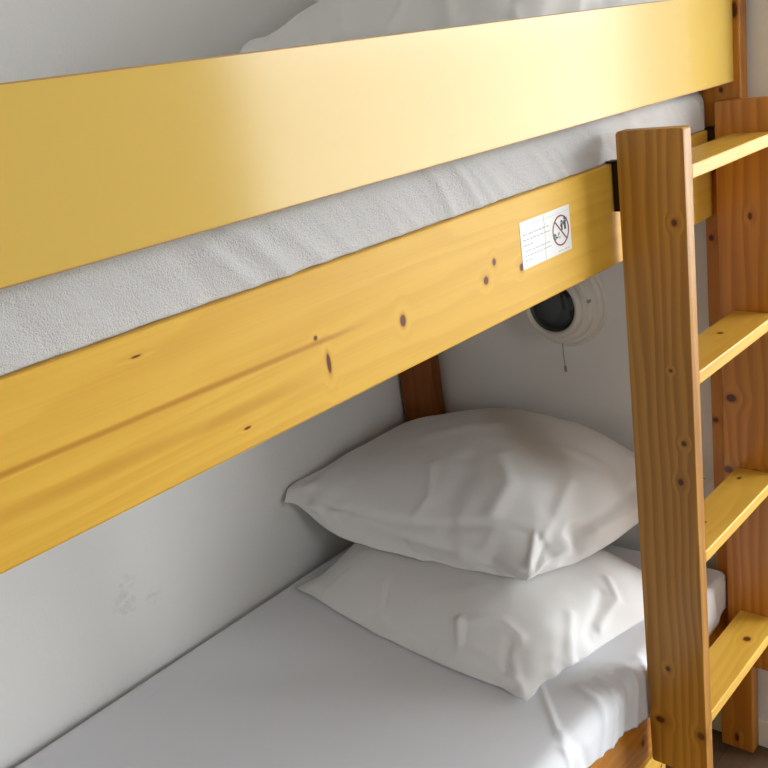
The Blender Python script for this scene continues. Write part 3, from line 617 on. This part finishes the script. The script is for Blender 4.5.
    -255,381,-147,-229,377,-146,-204,371,-145,-179,362,-145,-155,366,-142,-128,364,-142,-103,362,-140,-78,360,-139,-52,359,-137,-27,358,-135,-2,357,-134,23,355,-132,48,354,-130,74,353,-129,99,352,-127,124,352,-126,149,351,-125,174,350,-124,199,348,-123,225,345,-122,247,346,-121,270,350,-120,]
UP = [-178,-246,5,-153,-251,6,-130,-250,6,-107,-248,6,-86,-246,5,-62,-260,12,-36,-266,13,-17,-250,5,1,-263,14,31,-287,22,54,-294,23,80,-302,25,105,-311,26,131,-318,27,157,-326,29,183,-333,31,202,-330,29,230,-337,32,249,-361,39,274,-372,41,295,-393,46,320,-406,48,
    -176,-218,4,-152,-225,13,-127,-227,18,-103,-229,23,-80,-226,28,-57,-233,33,-31,-244,41,-6,-247,46,18,-255,49,42,-263,52,68,-271,55,93,-278,57,118,-286,59,144,-294,61,169,-301,62,194,-308,62,216,-305,56,239,-317,56,260,-335,56,284,-347,55,305,-362,54,324,-372,50,
    -167,-191,1,-147,-198,16,-124,-203,28,-100,-208,39,-75,-213,50,-51,-217,57,-26,-223,64,0,-233,76,25,-238,79,49,-243,80,74,-250,82,100,-257,84,125,-264,87,151,-272,89,176,-279,90,201,-287,89,224,-289,84,248,-300,80,269,-310,73,291,-318,66,308,-330,59,320,-341,53,
    -159,-164,-2,-142,-172,19,-122,-177,37,-98,-183,53,-73,-189,68,-47,-197,82,-22,-202,90,4,-209,99,30,-215,104,55,-220,105,80,-226,106,106,-232,108,131,-239,110,157,-246,113,183,-254,115,208,-262,113,233,-269,110,257,-273,98,277,-281,87,297,-287,75,310,-297,65,316,-310,57,
    -141,-140,-6,-135,-146,23,-118,-150,47,-95,-156,66,-71,-163,84,-45,-171,100,-19,-177,112,7,-183,119,33,-189,123,59,-194,125,85,-200,126,111,-206,128,137,-212,131,163,-219,133,189,-227,136,215,-234,134,240,-239,126,263,-244,113,283,-250,99,301,-256,84,311,-265,70,314,-279,60,
    -148,-113,-5,-135,-120,28,-118,-123,55,-96,-129,79,-71,-136,98,-44,-143,115,-17,-149,127,10,-155,134,36,-160,137,63,-165,140,89,-171,142,116,-177,145,142,-183,147,168,-190,149,195,-197,152,221,-203,150,245,-208,141,268,-213,127,288,-219,111,304,-224,93,312,-232,74,315,-246,62,
    -150,-84,-4,-131,-94,30,-113,-97,59,-95,-101,88,-70,-107,110,-43,-114,127,-16,-120,138,12,-125,144,39,-130,148,66,-136,152,93,-141,155,120,-147,157,146,-153,160,173,-159,161,199,-165,162,225,-171,160,250,-177,153,272,-182,139,291,-187,121,306,-192,100,314,-199,79,317,-212,65,
    -149,-57,-4,-134,-66,36,-113,-70,64,-92,-74,92,-68,-79,118,-42,-84,134,-14,-90,144,14,-95,151,41,-100,156,68,-105,161,96,-111,164,123,-116,167,150,-122,169,176,-127,170,203,-133,170,228,-139,167,253,-145,160,275,-150,147,294,-155,128,308,-160,107,316,-166,83,317,-178,67,
    -135,-33,-7,-132,-38,39,-115,-41,72,-92,-46,98,-67,-50,120,-40,-55,137,-13,-60,148,15,-65,156,43,-70,163,71,-75,168,98,-80,172,125,-85,175,152,-90,177,179,-96,177,206,-101,176,231,-107,172,256,-112,165,278,-117,152,296,-123,133,310,-128,111,319,-133,86,317,-144,68,
    -140,-3,-3,-127,-11,37,-111,-14,71,-92,-17,101,-66,-21,122,-39,-25,138,-12,-30,151,16,-34,160,44,-39,167,72,-44,173,100,-49,177,128,-53,180,155,-59,182,182,-64,182,208,-69,180,234,-74,176,258,-79,167,280,-84,154,299,-90,136,315,-95,115,318,-100,88,306,-111,70,
    -145,24,0,-132,16,42,-111,14,71,-90,12,99,-65,9,123,-38,5,140,-11,1,153,18,-4,163,46,-8,171,74,-13,177,102,-17,181,130,-22,185,157,-27,186,184,-32,186,211,-37,184,236,-41,178,261,-47,170,283,-52,156,303,-57,139,313,-62,115,318,-68,88,324,-80,71,
    -146,53,3,-133,45,44,-113,43,74,-90,41,101,-65,38,123,-38,34,141,-10,31,154,18,27,165,47,23,173,75,18,180,104,14,184,132,10,188,159,5,189,186,1,189,213,-4,186,239,-9,181,263,-14,171,285,-19,157,304,-24,138,316,-30,115,328,-36,90,331,-46,72,
    -147,82,5,-134,73,46,-113,71,75,-90,69,101,-64,67,123,-37,64,141,-9,61,155,19,57,166,48,53,174,76,50,181,105,45,186,133,41,189,161,37,191,188,33,190,215,28,188,241,24,181,265,19,172,288,14,157,307,9,138,322,4,117,330,-2,91,330,-11,73,
    -149,110,8,-135,102,47,-114,100,76,-90,98,101,-64,96,122,-37,94,140,-9,91,154,20,88,165,49,84,174,77,81,180,106,77,185,135,73,189,163,69,190,190,65,190,217,61,187,243,56,180,268,52,171,290,47,156,310,42,138,325,37,117,330,31,91,331,22,73,
    -150,139,10,-136,130,48,-115,129,76,-91,127,101,-65,126,121,-37,123,138,-9,121,152,20,118,163,49,115,171,78,112,178,107,108,183,136,105,186,164,101,187,192,97,187,219,93,184,245,89,177,270,84,168,293,80,154,313,75,136,329,70,116,331,65,91,331,57,74,
    -150,168,14,-137,159,49,-116,158,76,-91,157,100,-65,155,119,-37,153,136,-9,151,149,20,148,159,50,146,167,79,143,173,108,140,178,137,136,181,165,133,183,193,129,182,220,125,179,246,121,173,272,117,164,295,113,151,316,108,134,330,103,114,331,98,91,332,90,75,
    -151,197,18,-138,187,50,-117,187,76,-92,186,98,-66,184,117,-38,183,133,-9,181,145,21,179,154,50,176,162,80,174,168,109,171,172,138,168,175,165,164,176,192,161,176,218,158,173,243,154,168,268,150,159,292,146,147,313,141,131,330,136,113,331,132,90,332,124,75,
    -153,226,22,-139,216,51,-118,215,76,-93,215,97,-66,214,115,-38,213,129,-9,211,140,21,209,149,50,207,156,80,205,161,109,202,165,139,199,168,165,196,169,189,193,169,213,190,167,237,186,162,261,182,154,283,178,143,304,174,128,322,170,110,330,165,89,332,159,75,
    -157,253,28,-141,244,51,-119,244,76,-94,244,96,-67,243,112,-39,242,125,-9,241,136,20,240,143,50,238,149,80,235,154,110,233,158,139,230,160,164,228,161,186,225,161,208,222,159,230,219,155,251,215,148,272,211,138,291,207,125,308,203,108,321,198,88,331,193,74,
    -153,280,29,-142,273,52,-121,273,76,-96,273,94,-69,273,110,-40,272,122,-10,271,131,20,270,137,50,268,142,80,266,146,110,264,149,140,261,151,163,259,152,183,256,152,203,254,151,223,251,147,243,248,142,262,244,134,279,240,122,295,236,105,306,232,86,315,227,74,
    -165,306,34,-141,301,51,-121,302,74,-98,302,94,-70,302,108,-41,302,118,-11,301,126,20,300,131,50,298,135,80,296,138,110,294,141,140,292,142,162,290,143,181,288,143,200,285,142,219,283,139,237,280,135,255,277,129,271,273,118,285,269,102,295,265,85,302,261,74,
    -157,335,35,-143,330,52,-125,331,75,-99,332,91,-71,332,104,-42,332,113,-11,331,120,19,330,124,49,328,127,80,326,129,110,324,132,140,322,133,162,320,134,181,318,134,200,316,132,218,314,131,236,312,127,254,310,122,271,307,114,283,303,98,291,299,82,296,295,74,
    -170,357,36,-149,358,54,-126,360,74,-101,361,88,-73,361,100,-43,361,108,-12,360,115,18,359,118,49,357,120,79,355,121,109,353,123,139,352,124,162,350,124,181,348,124,200,347,123,218,345,121,237,344,117,256,343,113,273,341,108,287,337,93,294,333,80,293,328,73,
    -178,379,36,-149,382,54,-128,384,73,-102,385,85,-74,384,95,-43,383,102,-13,382,108,17,381,111,48,378,111,78,377,112,108,375,114,138,374,114,161,373,115,180,372,115,199,371,113,218,369,110,237,369,106,256,369,102,274,368,98,277,356,84,285,357,77,291,357,73,
    -173,398,33,-150,404,54,-131,406,72,-103,407,79,-74,405,87,-44,404,93,-14,403,99,16,400,100,46,397,100,76,396,101,106,395,102,136,394,102,160,393,102,179,392,102,198,392,101,217,391,97,236,390,90,256,391,87,271,388,82,274,376,68,275,363,62,278,368,62,
    -178,420,37,-159,424,56,-132,426,69,-103,427,73,-75,424,80,-44,423,84,-15,420,87,13,414,86,43,415,87,74,414,88,103,411,86,133,411,87,159,411,87,177,409,86,197,411,85,216,411,80,234,407,70,254,409,68,269,403,63,276,390,47,274,376,43,275,359,33,
    -196,438,46,-168,444,60,-138,445,70,-108,445,72,-78,440,75,-49,433,76,-19,433,77,10,428,76,40,430,78,71,428,77,99,423,74,129,427,76,156,427,75,175,425,73,195,428,73,214,429,69,231,425,60,251,425,57,261,415,54,263,399,43,268,390,41,259,371,35,
    -183,446,45,-164,457,57,-134,459,67,-106,457,66,-80,446,67,-53,438,65,-24,444,66,6,442,65,37,440,64,66,434,62,95,436,61,126,438,62,154,438,61,173,439,60,192,435,57,210,441,57,229,442,52,246,437,50,251,427,54,252,413,46,256,403,49,246,387,45,
    -190,456,23,-165,460,34,-135,458,45,-109,470,44,-91,449,56,-59,444,56,-29,453,56,3,451,55,35,445,54,63,438,52,92,448,53,123,441,52,153,447,51,172,450,50,191,442,49,207,454,49,224,468,47,244,467,58,237,447,61,256,438,48,253,422,54,239,410,50,
    -178,-246,5,-153,-251,6,-130,-250,6,-107,-248,6,-86,-246,5,-62,-260,12,-36,-266,13,-17,-250,5,1,-263,14,31,-287,22,54,-294,23,80,-302,25,105,-311,26,131,-318,27,157,-326,29,183,-333,31,202,-330,29,230,-337,32,249,-361,39,274,-372,41,295,-393,46,320,-406,48,
    -176,-218,4,-158,-228,-1,-136,-233,-5,-114,-235,-8,-92,-240,-10,-68,-249,-11,-44,-249,-12,-21,-261,-13,3,-277,-12,29,-284,-10,54,-293,-8,80,-301,-5,105,-310,-3,131,-317,0,156,-323,3,182,-327,6,208,-330,9,232,-324,15,255,-334,23,277,-351,31,301,-364,40,324,-372,50,
    -167,-191,1,-156,-203,-6,-140,-212,-14,-120,-221,-20,-98,-229,-25,-75,-238,-27,-52,-247,-30,-28,-260,-32,-2,-267,-33,24,-275,-32,50,-282,-30,76,-289,-27,101,-296,-24,127,-302,-21,152,-308,-17,178,-312,-14,204,-315,-9,230,-316,-2,255,-320,9,281,-325,21,302,-332,36,320,-341,53,
    -159,-164,-2,-151,-177,-11,-144,-188,-21,-124,-197,-27,-103,-207,-31,-81,-217,-34,-56,-226,-36,-31,-235,-38,-4,-241,-40,23,-247,-41,49,-253,-39,75,-259,-35,102,-265,-32,128,-271,-28,154,-276,-26,180,-281,-23,205,-285,-19,231,-287,-13,257,-291,-2,282,-294,13,302,-300,33,316,-310,57,
    -141,-140,-6,-143,-154,-14,-145,-163,-24,-128,-173,-30,-107,-182,-32,-83,-190,-33,-58,-198,-34,-32,-206,-35,-5,-211,-38,22,-216,-39,50,-222,-37,76,-227,-33,103,-233,-29,130,-239,-27,155,-245,-26,182,-250,-25,207,-254,-23,232,-257,-19,258,-260,-10,284,-263,7,303,-268,30,314,-279,60,
    -148,-113,-5,-153,-128,-15,-148,-137,-25,-133,-146,-29,-110,-155,-30,-84,-162,-30,-58,-169,-30,-31,-176,-32,-3,-180,-34,24,-185,-34,51,-191,-31,78,-196,-27,105,-202,-24,132,-208,-22,157,-213,-22,183,-218,-23,210,-224,-23,233,-227,-23,260,-230,-16,286,-232,1,305,-236,27,315,-246,62,
    -150,-84,-4,-155,-100,-15,-149,-110,-25,-137,-120,-28,-111,-127,-28,-85,-133,-27,-58,-139,-28,-30,-145,-29,-2,-150,-30,25,-155,-28,53,-160,-25,80,-165,-21,107,-171,-18,134,-176,-17,160,-181,-17,187,-187,-19,212,-193,-22,235,-197,-25,261,-199,-21,288,-201,-4,307,-203,24,317,-212,65,
    -149,-57,-4,-151,-73,-16,-156,-83,-25,-140,-92,-27,-112,-99,-26,-85,-104,-26,-57,-109,-26,-29,-115,-27,-2,-120,-26,26,-124,-23,54,-129,-19,81,-134,-15,108,-139,-13,135,-144,-12,162,-149,-12,189,-155,-15,214,-161,-19,237,-165,-25,263,-167,-23,290,-170,-8,308,-170,22,317,-178,67,
    -135,-33,-7,-154,-46,-16,-161,-56,-25,-142,-63,-26,-113,-69,-25,-85,-74,-24,-58,-79,-24,-29,-85,-24,-1,-89,-23,26,-93,-19,54,-98,-14,82,-103,-11,109,-108,-8,136,-113,-7,163,-117,-8,190,-123,-11,216,-128,-16,239,-133,-23,265,-135,-24,292,-138,-10,310,-138,21,317,-144,68,
    -140,-3,-3,-161,-18,-15,-161,-27,-25,-141,-34,-26,-113,-40,-24,-85,-44,-23,-56,-49,-23,-28,-54,-22,0,-58,-19,28,-62,-14,56,-67,-10,84,-71,-6,112,-76,-4,140,-81,-3,166,-85,-4,193,-90,-7,220,-96,-12,243,-100,-20,269,-102,-22,296,-104,-9,314,-106,22,306,-111,70,
    -145,24,0,-161,10,-14,-162,2,-24,-141,-5,-26,-112,-10,-25,-84,-14,-23,-56,-19,-22,-28,-24,-20,1,-27,-16,29,-31,-11,57,-36,-6,85,-40,-2,113,-44,0,141,-49,1,167,-53,0,195,-58,-2,222,-63,-8,245,-67,-16,270,-69,-19,298,-71,-7,318,-73,23,324,-80,71,
    -146,53,3,-162,38,-13,-162,30,-25,-141,24,-27,-112,19,-25,-84,16,-24,-56,11,-22,-27,7,-19,1,3,-13,30,0,-8,58,-5,-3,86,-9,1,114,-13,3,142,-17,4,169,-21,4,197,-26,2,224,-31,-4,248,-35,-12,272,-36,-16,301,-38,-5,321,-40,25,331,-46,72,
    -147,82,5,-164,67,-12,-163,59,-25,-142,53,-28,-112,49,-26,-84,46,-24,-55,41,-22,-27,37,-17,2,34,-11,30,30,-5,59,26,0,87,23,4,116,19,6,144,15,7,171,11,7,199,7,5,226,2,-1,250,-2,-9,275,-3,-13,304,-6,-3,326,-7,26,330,-11,73,
    -149,110,8,-165,95,-11,-164,88,-26,-142,81,-29,-113,78,-28,-84,75,-25,-55,71,-21,-26,67,-15,3,64,-9,31,61,-3,60,57,3,88,54,7,117,50,9,145,47,10,173,43,10,200,39,7,227,34,2,253,30,-7,278,30,-11,307,27,-1,329,27,27,331,22,73,
    -150,139,10,-166,124,-10,-165,116,-26,-142,110,-31,-113,108,-30,-84,105,-27,-55,101,-21,-26,98,-14,3,95,-7,32,92,-1,61,89,4,90,86,9,118,82,11,147,78,13,174,75,12,203,71,10,230,67,5,255,63,-4,281,63,-9,310,60,1,330,60,28,331,57,74,
    -150,168,14,-167,152,-10,-166,145,-28,-143,139,-34,-113,137,-33,-84,135,-28,-55,132,-21,-26,128,-13,3,126,-6,33,123,0,62,120,6,91,117,10,119,113,13,148,110,15,176,108,15,205,103,13,233,99,7,257,96,-1,284,95,-6,313,94,2,331,93,29,332,90,75,
    -151,197,18,-168,180,-9,-167,174,-29,-143,168,-37,-113,167,-35,-84,165,-30,-55,162,-22,-25,158,-13,4,156,-6,33,154,1,62,151,6,91,148,10,120,145,14,149,142,16,177,140,17,205,136,15,233,131,9,257,128,1,284,128,-4,313,126,4,331,126,30,332,124,75,
    -153,226,22,-170,209,-8,-167,202,-30,-144,197,-39,-114,196,-38,-84,195,-31,-55,192,-22,-25,189,-14,4,187,-6,34,185,0,63,182,5,92,180,10,121,176,13,150,174,16,177,172,17,203,168,16,230,164,11,254,161,4,282,160,-1,308,159,6,330,160,30,332,159,75,
    -157,253,28,-170,238,-7,-168,231,-30,-144,226,-41,-114,226,-39,-84,224,-32,-55,221,-23,-25,219,-15,4,217,-7,34,216,-1,63,212,4,93,211,9,122,208,12,151,205,15,175,203,16,199,200,16,224,196,12,248,194,6,272,193,1,296,192,7,318,193,31,331,193,74,
    -153,280,29,-172,266,-5,-169,260,-30,-145,255,-41,-115,255,-40,-85,254,-33,-55,251,-25,-25,249,-17,5,248,-10,34,246,-4,64,243,2,94,242,6,123,239,10,152,237,13,173,235,15,195,232,15,218,229,13,239,226,7,262,226,3,283,225,9,304,226,31,315,227,74,
    -165,306,34,-172,295,-3,-169,289,-28,-146,284,-41,-115,285,-41,-85,283,-35,-55,281,-27,-25,279,-20,5,277,-13,35,276,-8,65,274,-2,94,273,3,124,270,7,153,268,10,172,267,12,193,264,13,213,261,12,232,259,8,253,259,6,273,258,11,292,260,33,302,261,74,
    -157,335,35,-172,324,1,-168,318,-24,-146,314,-38,-116,313,-41,-86,312,-37,-56,310,-31,-25,309,-25,4,307,-19,35,306,-13,65,304,-8,95,303,-3,125,302,1,153,299,4,172,299,7,191,296,9,211,293,10,229,292,9,250,292,8,269,292,14,287,293,34,296,295,74,
    -170,357,36,-166,353,6,-165,348,-17,-143,344,-33,-114,344,-39,-85,342,-39,-56,340,-36,-25,338,-31,5,338,-26,35,336,-22,65,334,-17,96,333,-12,126,332,-8,154,331,-5,173,329,-2,192,327,1,212,325,4,232,325,7,254,327,10,273,326,17,290,327,36,293,328,73,
    -178,379,36,-165,379,12,-161,376,-9,-140,373,-25,-112,370,-35,-84,369,-40,-55,366,-42,-25,365,-40,6,364,-37,36,363,-33,66,361,-29,97,360,-24,127,359,-21,155,357,-17,174,356,-14,194,355,-9,214,354,-4,235,355,2,256,358,9,275,357,19,290,359,38,291,357,73,
    -173,398,33,-170,400,19,-157,399,2,-135,396,-14,-110,393,-28,-83,390,-38,-54,387,-44,-25,384,-46,6,383,-45,36,382,-43,67,381,-39,98,380,-35,128,379,-32,156,377,-28,175,378,-24,196,376,-18,217,378,-10,238,380,0,258,383,9,277,381,20,289,382,36,278,368,62,
    -178,420,37,-171,422,28,-153,421,15,-130,419,-1,-106,415,-16,-80,413,-28,-52,410,-37,-23,408,-42,7,407,-44,38,406,-43,69,404,-41,99,404,-38,130,403,-35,157,402,-32,177,402,-27,198,402,-19,219,402,-9,241,404,2,260,403,14,279,400,24,281,382,33,275,359,33,
    -196,438,46,-176,442,37,-152,442,27,-127,440,15,-102,436,2,-73,433,-9,-45,430,-18,-16,429,-24,14,429,-27,45,427,-28,74,427,-27,105,428,-25,135,427,-24,160,427,-21,180,428,-17,201,427,-9,222,426,1,242,426,14,259,423,25,267,405,33,270,388,37,259,371,35,
    -183,446,45,-163,455,40,-143,458,38,-117,456,31,-94,443,25,-66,447,18,-37,441,13,-8,441,8,21,441,6,51,443,4,82,438,4,112,442,4,142,442,5,165,439,6,183,445,8,203,447,13,224,447,21,242,441,32,252,429,40,255,413,42,258,400,45,246,387,45,
    -190,456,23,-165,460,34,-135,458,45,-109,470,44,-91,449,56,-59,444,56,-29,453,56,3,451,55,35,445,54,63,438,52,92,448,53,123,441,52,153,447,51,172,450,50,191,442,49,207,454,49,224,468,47,244,467,58,237,447,61,256,438,48,253,422,54,239,410,50,]
PN, PM = 29, 22
def unpack(s):
    return np.array(s, float).reshape(2, PN, PM, 3) / 1000.0 + np.array([-.3, .45, .65])
def upsample(G, f=6):
    """Catmull-Rom refinement of a (PN, PM, 3) grid"""
    def ax0(A):
        P = np.concatenate([2 * A[:1] - A[1:2], A, 2 * A[-1:] - A[-2:-1]], 0)
        n = A.shape[0]; out = []
        for i in range(n - 1):
            p0, p1, p2, p3 = P[i], P[i + 1], P[i + 2], P[i + 3]
            for k in range(f):
                t = k / f
                out.append(.5 * (2 * p1 + (p2 - p0) * t + (2 * p0 - 5 * p1 + 4 * p2 - p3) * t * t + (3 * p1 - p0 - 3 * p2 + p3) * t ** 3))
        out.append(A[-1]); return np.array(out)
    return ax0(ax0(G).transpose(1, 0, 2)).transpose(1, 0, 2)
def ridge(U, V, pts, w, h):
    D = np.full(U.shape, 9.0); 
    for (a, b) in zip(pts, pts[1:]):
        a = np.array(a, float); b = np.array(b, float); ab = b - a
        t = np.clip(((U - a[0]) * ab[0] + (V - a[1]) * ab[1]) / (ab @ ab), 0, 1)
        D = np.minimum(D, np.hypot((U - a[0] - t * ab[0]), (V - a[1] - t * ab[1]) * .75))
    return h * np.exp(-(D / w) ** 2)
def pillow(label, data, creases, bcreases=(), shift=(0, 0, 0), seed=0, rot=0.0, pivot=None, squash=1.0):
    G = unpack(data)
    T, B = upsample(G[0]), upsample(G[1])
    n, m = T.shape[:2]
    B[0], B[-1], B[:, 0], B[:, -1] = T[0], T[-1], T[:, 0], T[:, -1]
    U = np.linspace(0, 1, n)[:, None] + 0 * np.linspace(0, 1, m)[None]; V = np.linspace(0, 1, m)[None] + 0 * U
    fade = np.clip(np.minimum(np.minimum(U, 1 - U), np.minimum(V, 1 - V)) / .022, 0, 1)
    for S_, cs, sg in ((T, creases, 1), (B, bcreases, -1)):
        du = np.gradient(S_, axis=0); dv = np.gradient(S_, axis=1)
        nr = np.cross(dv, du); nr /= np.linalg.norm(nr, axis=2, keepdims=True) + 1e-9
        if nr[n // 2, m // 2, 2] * sg < 0: nr = -nr
        h = np.zeros((n, m))
        for (pts, w, hh) in cs: h += ridge(U, V, pts, w, hh)
        for i in range(n):
            for j in range(m):
                h[i, j] += .0022 * noise.noise(Vector((U[i, j] * 6, V[i, j] * 4.5, seed + sg))) + .0009 * noise.noise(Vector((U[i, j] * 17, V[i, j] * 12, seed + 5)))
        S_ += nr * (h * fade)[..., None]
    for S_ in (T, B):
        S_[..., 1] = np.minimum(S_[..., 1], .912)
        S_[..., 0] = np.where(S_[..., 1] > .76, np.minimum(S_[..., 0], -.003), np.minimum(S_[..., 0], .036))
    idx = {}; verts = []; faces = []
    for k, S_ in enumerate((T, B)):
        for i in range(n):
            for j in range(m):
                if k and (i in (0, n - 1) or j in (0, m - 1)): idx[k, i, j] = idx[0, i, j]
                else: idx[k, i, j] = len(verts); verts.append(S_[i, j])
    for k in (0, 1):
        for i in range(n - 1):
            for j in range(m - 1):
                q_ = [idx[k, i, j], idx[k, i, j + 1], idx[k, i + 1, j + 1], idx[k, i + 1, j]]
                faces.append(q_ if k else q_[::-1])
    v = np.array(verts); 
    if rot:
        pv = np.array(pivot); c, s = math.cos(rot), math.sin(rot); d = v - pv
        v = pv + np.stack([d[:, 0] * c - d[:, 1] * s, d[:, 0] * s + d[:, 1] * c, d[:, 2]], 1)
    v[:, 2] = v[:, 2].min() + (v[:, 2] - v[:, 2].min()) * squash
    v = v + np.array(shift)
    org = np.array([v[:, 0].mean(), v[:, 1].mean(), v[:, 2].min()])
    me = bpy.data.meshes.new('pillow'); me.from_pydata((v - org).tolist(), [], faces)
    bm = bmesh.new(); bm.from_mesh(me); bmesh.ops.recalc_face_normals(bm, faces=bm.faces); bm.to_mesh(me); bm.free()
    me.polygons.foreach_set('use_smooth', [True] * len(me.polygons))
    me.materials.append(M_PILLOW)
    o = bpy.data.objects.new('pillow', me); scene.collection.objects.link(o); o.location = org
    tag(o, label, 'pillow', 'pillows stacked on the bunks')
    return o
C_UP = [([(.74, .012), (.5, .028), (.29, .07), (.18, .12), (.07, .19)], .011, -.0065), ([(.46, .015), (.33, .022), (.2, .03)], .012, .004),
        ([(.46, .24), (.41, .13), (.44, .05)], .016, .0055), ([(.30, .36), (.21, .26), (.20, .15)], .022, .006), ([(.37, .30), (.33, .16)], .03, -.006),
        ([(.08, .18), (.04, .09), (.0, .02)], .011, .009), ([(.04, .20), (.015, .05)], .010, -.005), ([(.14, .02), (.04, .03)], .011, .005),
        ([(.025, .30), (.022, .5), (.04, .75)], .011, -.006), ([(.12, .45), (.06, .22)], .016, .005), ([(.20, .55), (.10, .62)], .018, .004),
        ([(.95, .05), (.84, .10)], .016, .003), ([(.55, .40), (.40, .52)], .03, .004)]
C_UB = [([(.45, .03), (.38, .14), (.2, .2)], .016, .006), ([(.12, .02), (.03, .03)], .014, .006), ([(.60, .12), (.45, .10)], .02, .005)]
C_LO = [([(.30, .13), (.26, .05), (.17, .06), (.07, .05)], .013, .0065), ([(.29, .12), (.20, .20), (.13, .19)], .016, .0045), ([(.15, .17), (.11, .07)], .014, -.005),
        ([(.02, .02), (.12, .12)], .016, .005), ([(.12, .66), (.06, .62), (.03, .48)], .011, .005), ([(.03, .42), (.09, .58)], .014, -.004), ([(.02, .30), (.09, .40)], .014, .004),
        ([(.62, .04), (.5, .03), (.35, .03)], .009, -.004), ([(.58, .05), (.62, .14)], .014, .003), ([(.86, .05), (.80, .13)], .014, .003), ([(.45, .15), (.35, .24)], .025, .003)]
pillow('white pillow lying flat on the lower mattress beneath another pillow', LO, C_LO, (), seed=3)
pillow('plump white pillow on top of the lower bunk stack, below the round wall lamp', UP, C_UP, C_UB, seed=8)
DZ = 1.5475 - 0.485
pillow('white pillow on the upper mattress, mostly hidden behind the yellow guard board', LO, C_UB + C_UP[2:5], (), shift=(.0, -.06, DZ + .004), seed=21, squash=.6)
pillow('creased white pillow topping the upper bunk stack, rising above the yellow guard board', UP, C_LO + C_UP[2:5], C_UB, shift=(.0, -.115, DZ - .054), seed=33, squash=1.25)

# ------------------------------------------------------------------ wall lamp
LY, LZ = 0.388, 1.087
lamp = tag(empty('wall_lamp', (WX, LY, LZ)), 'round white bulkhead wall lamp with dark lens and pull cord, unlit', 'lamp')
O = (WX, LY, LZ)
bm = bmesh.new(); lathe(bm, [(0, 0), (.113, 0), (.113, .006), (.110, .010), (0, .010)], O); obj('base_plate', bm, M_PLASTIC, lamp, False)
bm = bmesh.new(); lathe(bm, [(0, .010), (.106, .010), (.106, .016), (.101, .022), (.094, .024), (.092, .034), (.086, .038), (.079, .040), (.076, .050), (0, .050)], O)
obj('housing', bm, M_PLASTIC, lamp, False)
bm = bmesh.new(); lathe(bm, [(.060, .050), (.076, .050), (.077, .058), (.074, .066), (.068, .068), (.062, .064), (.060, .050)], O); obj('bezel', bm, M_PLASTIC, lamp, True)
bm = bmesh.new(); lathe(bm, [(0, .050), (.0615, .050), (.0615, .060), (.045, .0655), (.022, .068), (0, .069)], O)
tag(obj('lens', bm, M_LENS, lamp, True), 'dark smoked round lens')
for a in (8, 188):
    bm = bmesh.new()
    lathe(bm, [(0, .036), (.0045, .036), (.0045, .041), (.003, .043), (0, .043)], (WX, LY - .087 * math.cos(math.radians(a)), LZ + .087 * math.sin(math.radians(a))), 14)
    obj('screw', bm, M_SCREW, lamp, False)
bm = bmesh.new(); tube(bm, [(WX - .02, LY + .004, LZ - .098), (WX - .0205, LY + .004, LZ - .13), (WX - .020, LY + .002, LZ - .162)], .0011); obj('pull_cord', bm, M_CORD, lamp, True)
bm = bmesh.new(); tube(bm, [(WX - .020, LY + .002, LZ - .160), (WX - .020, LY + .002, LZ - .164), (WX - .020, LY + .0015, LZ - .170), (WX - .020, LY + .001, LZ - .174)], .0034, 12); obj('cord_knob', bm, M_CORD, lamp, True)

# ------------------------------------------------------------------ drawer under the lower bunk
dr = tag(empty('under_bed_drawer', (-1.1, 0.3, 0)), 'pale pine drawer under the lower bunk, just behind the ladder foot', 'drawer')
m_dr = pine('pine_drawer', 0, 2, YEL, YEL_D, [(-.355, .20, .004, .004)], rings=28, seed=14.0, contrast=0.3)
board('drawer_front', (-1.90, -0.004, 0.02), (-0.335, 0.016, 0.247), m_dr, dr)
bm = bmesh.new()
box(bm, (-1.88, .016, .03), (-.36, .70, .045)); box(bm, (-1.88, .016, .045), (-1.865, .70, .20)); box(bm, (-.375, .016, .045), (-.36, .70, .20)); box(bm, (-1.865, .685, .045), (-.375, .70, .20))
obj('drawer_box', bm, m_dr, dr)
for xx in (-1.8, -.45):
    for yy in (.1, .6):
        bm = bmesh.new(); box(bm, (xx, yy, 0), (xx + .04, yy + .02, .03), .004); obj('wheel', bm, M_STEEL, dr)
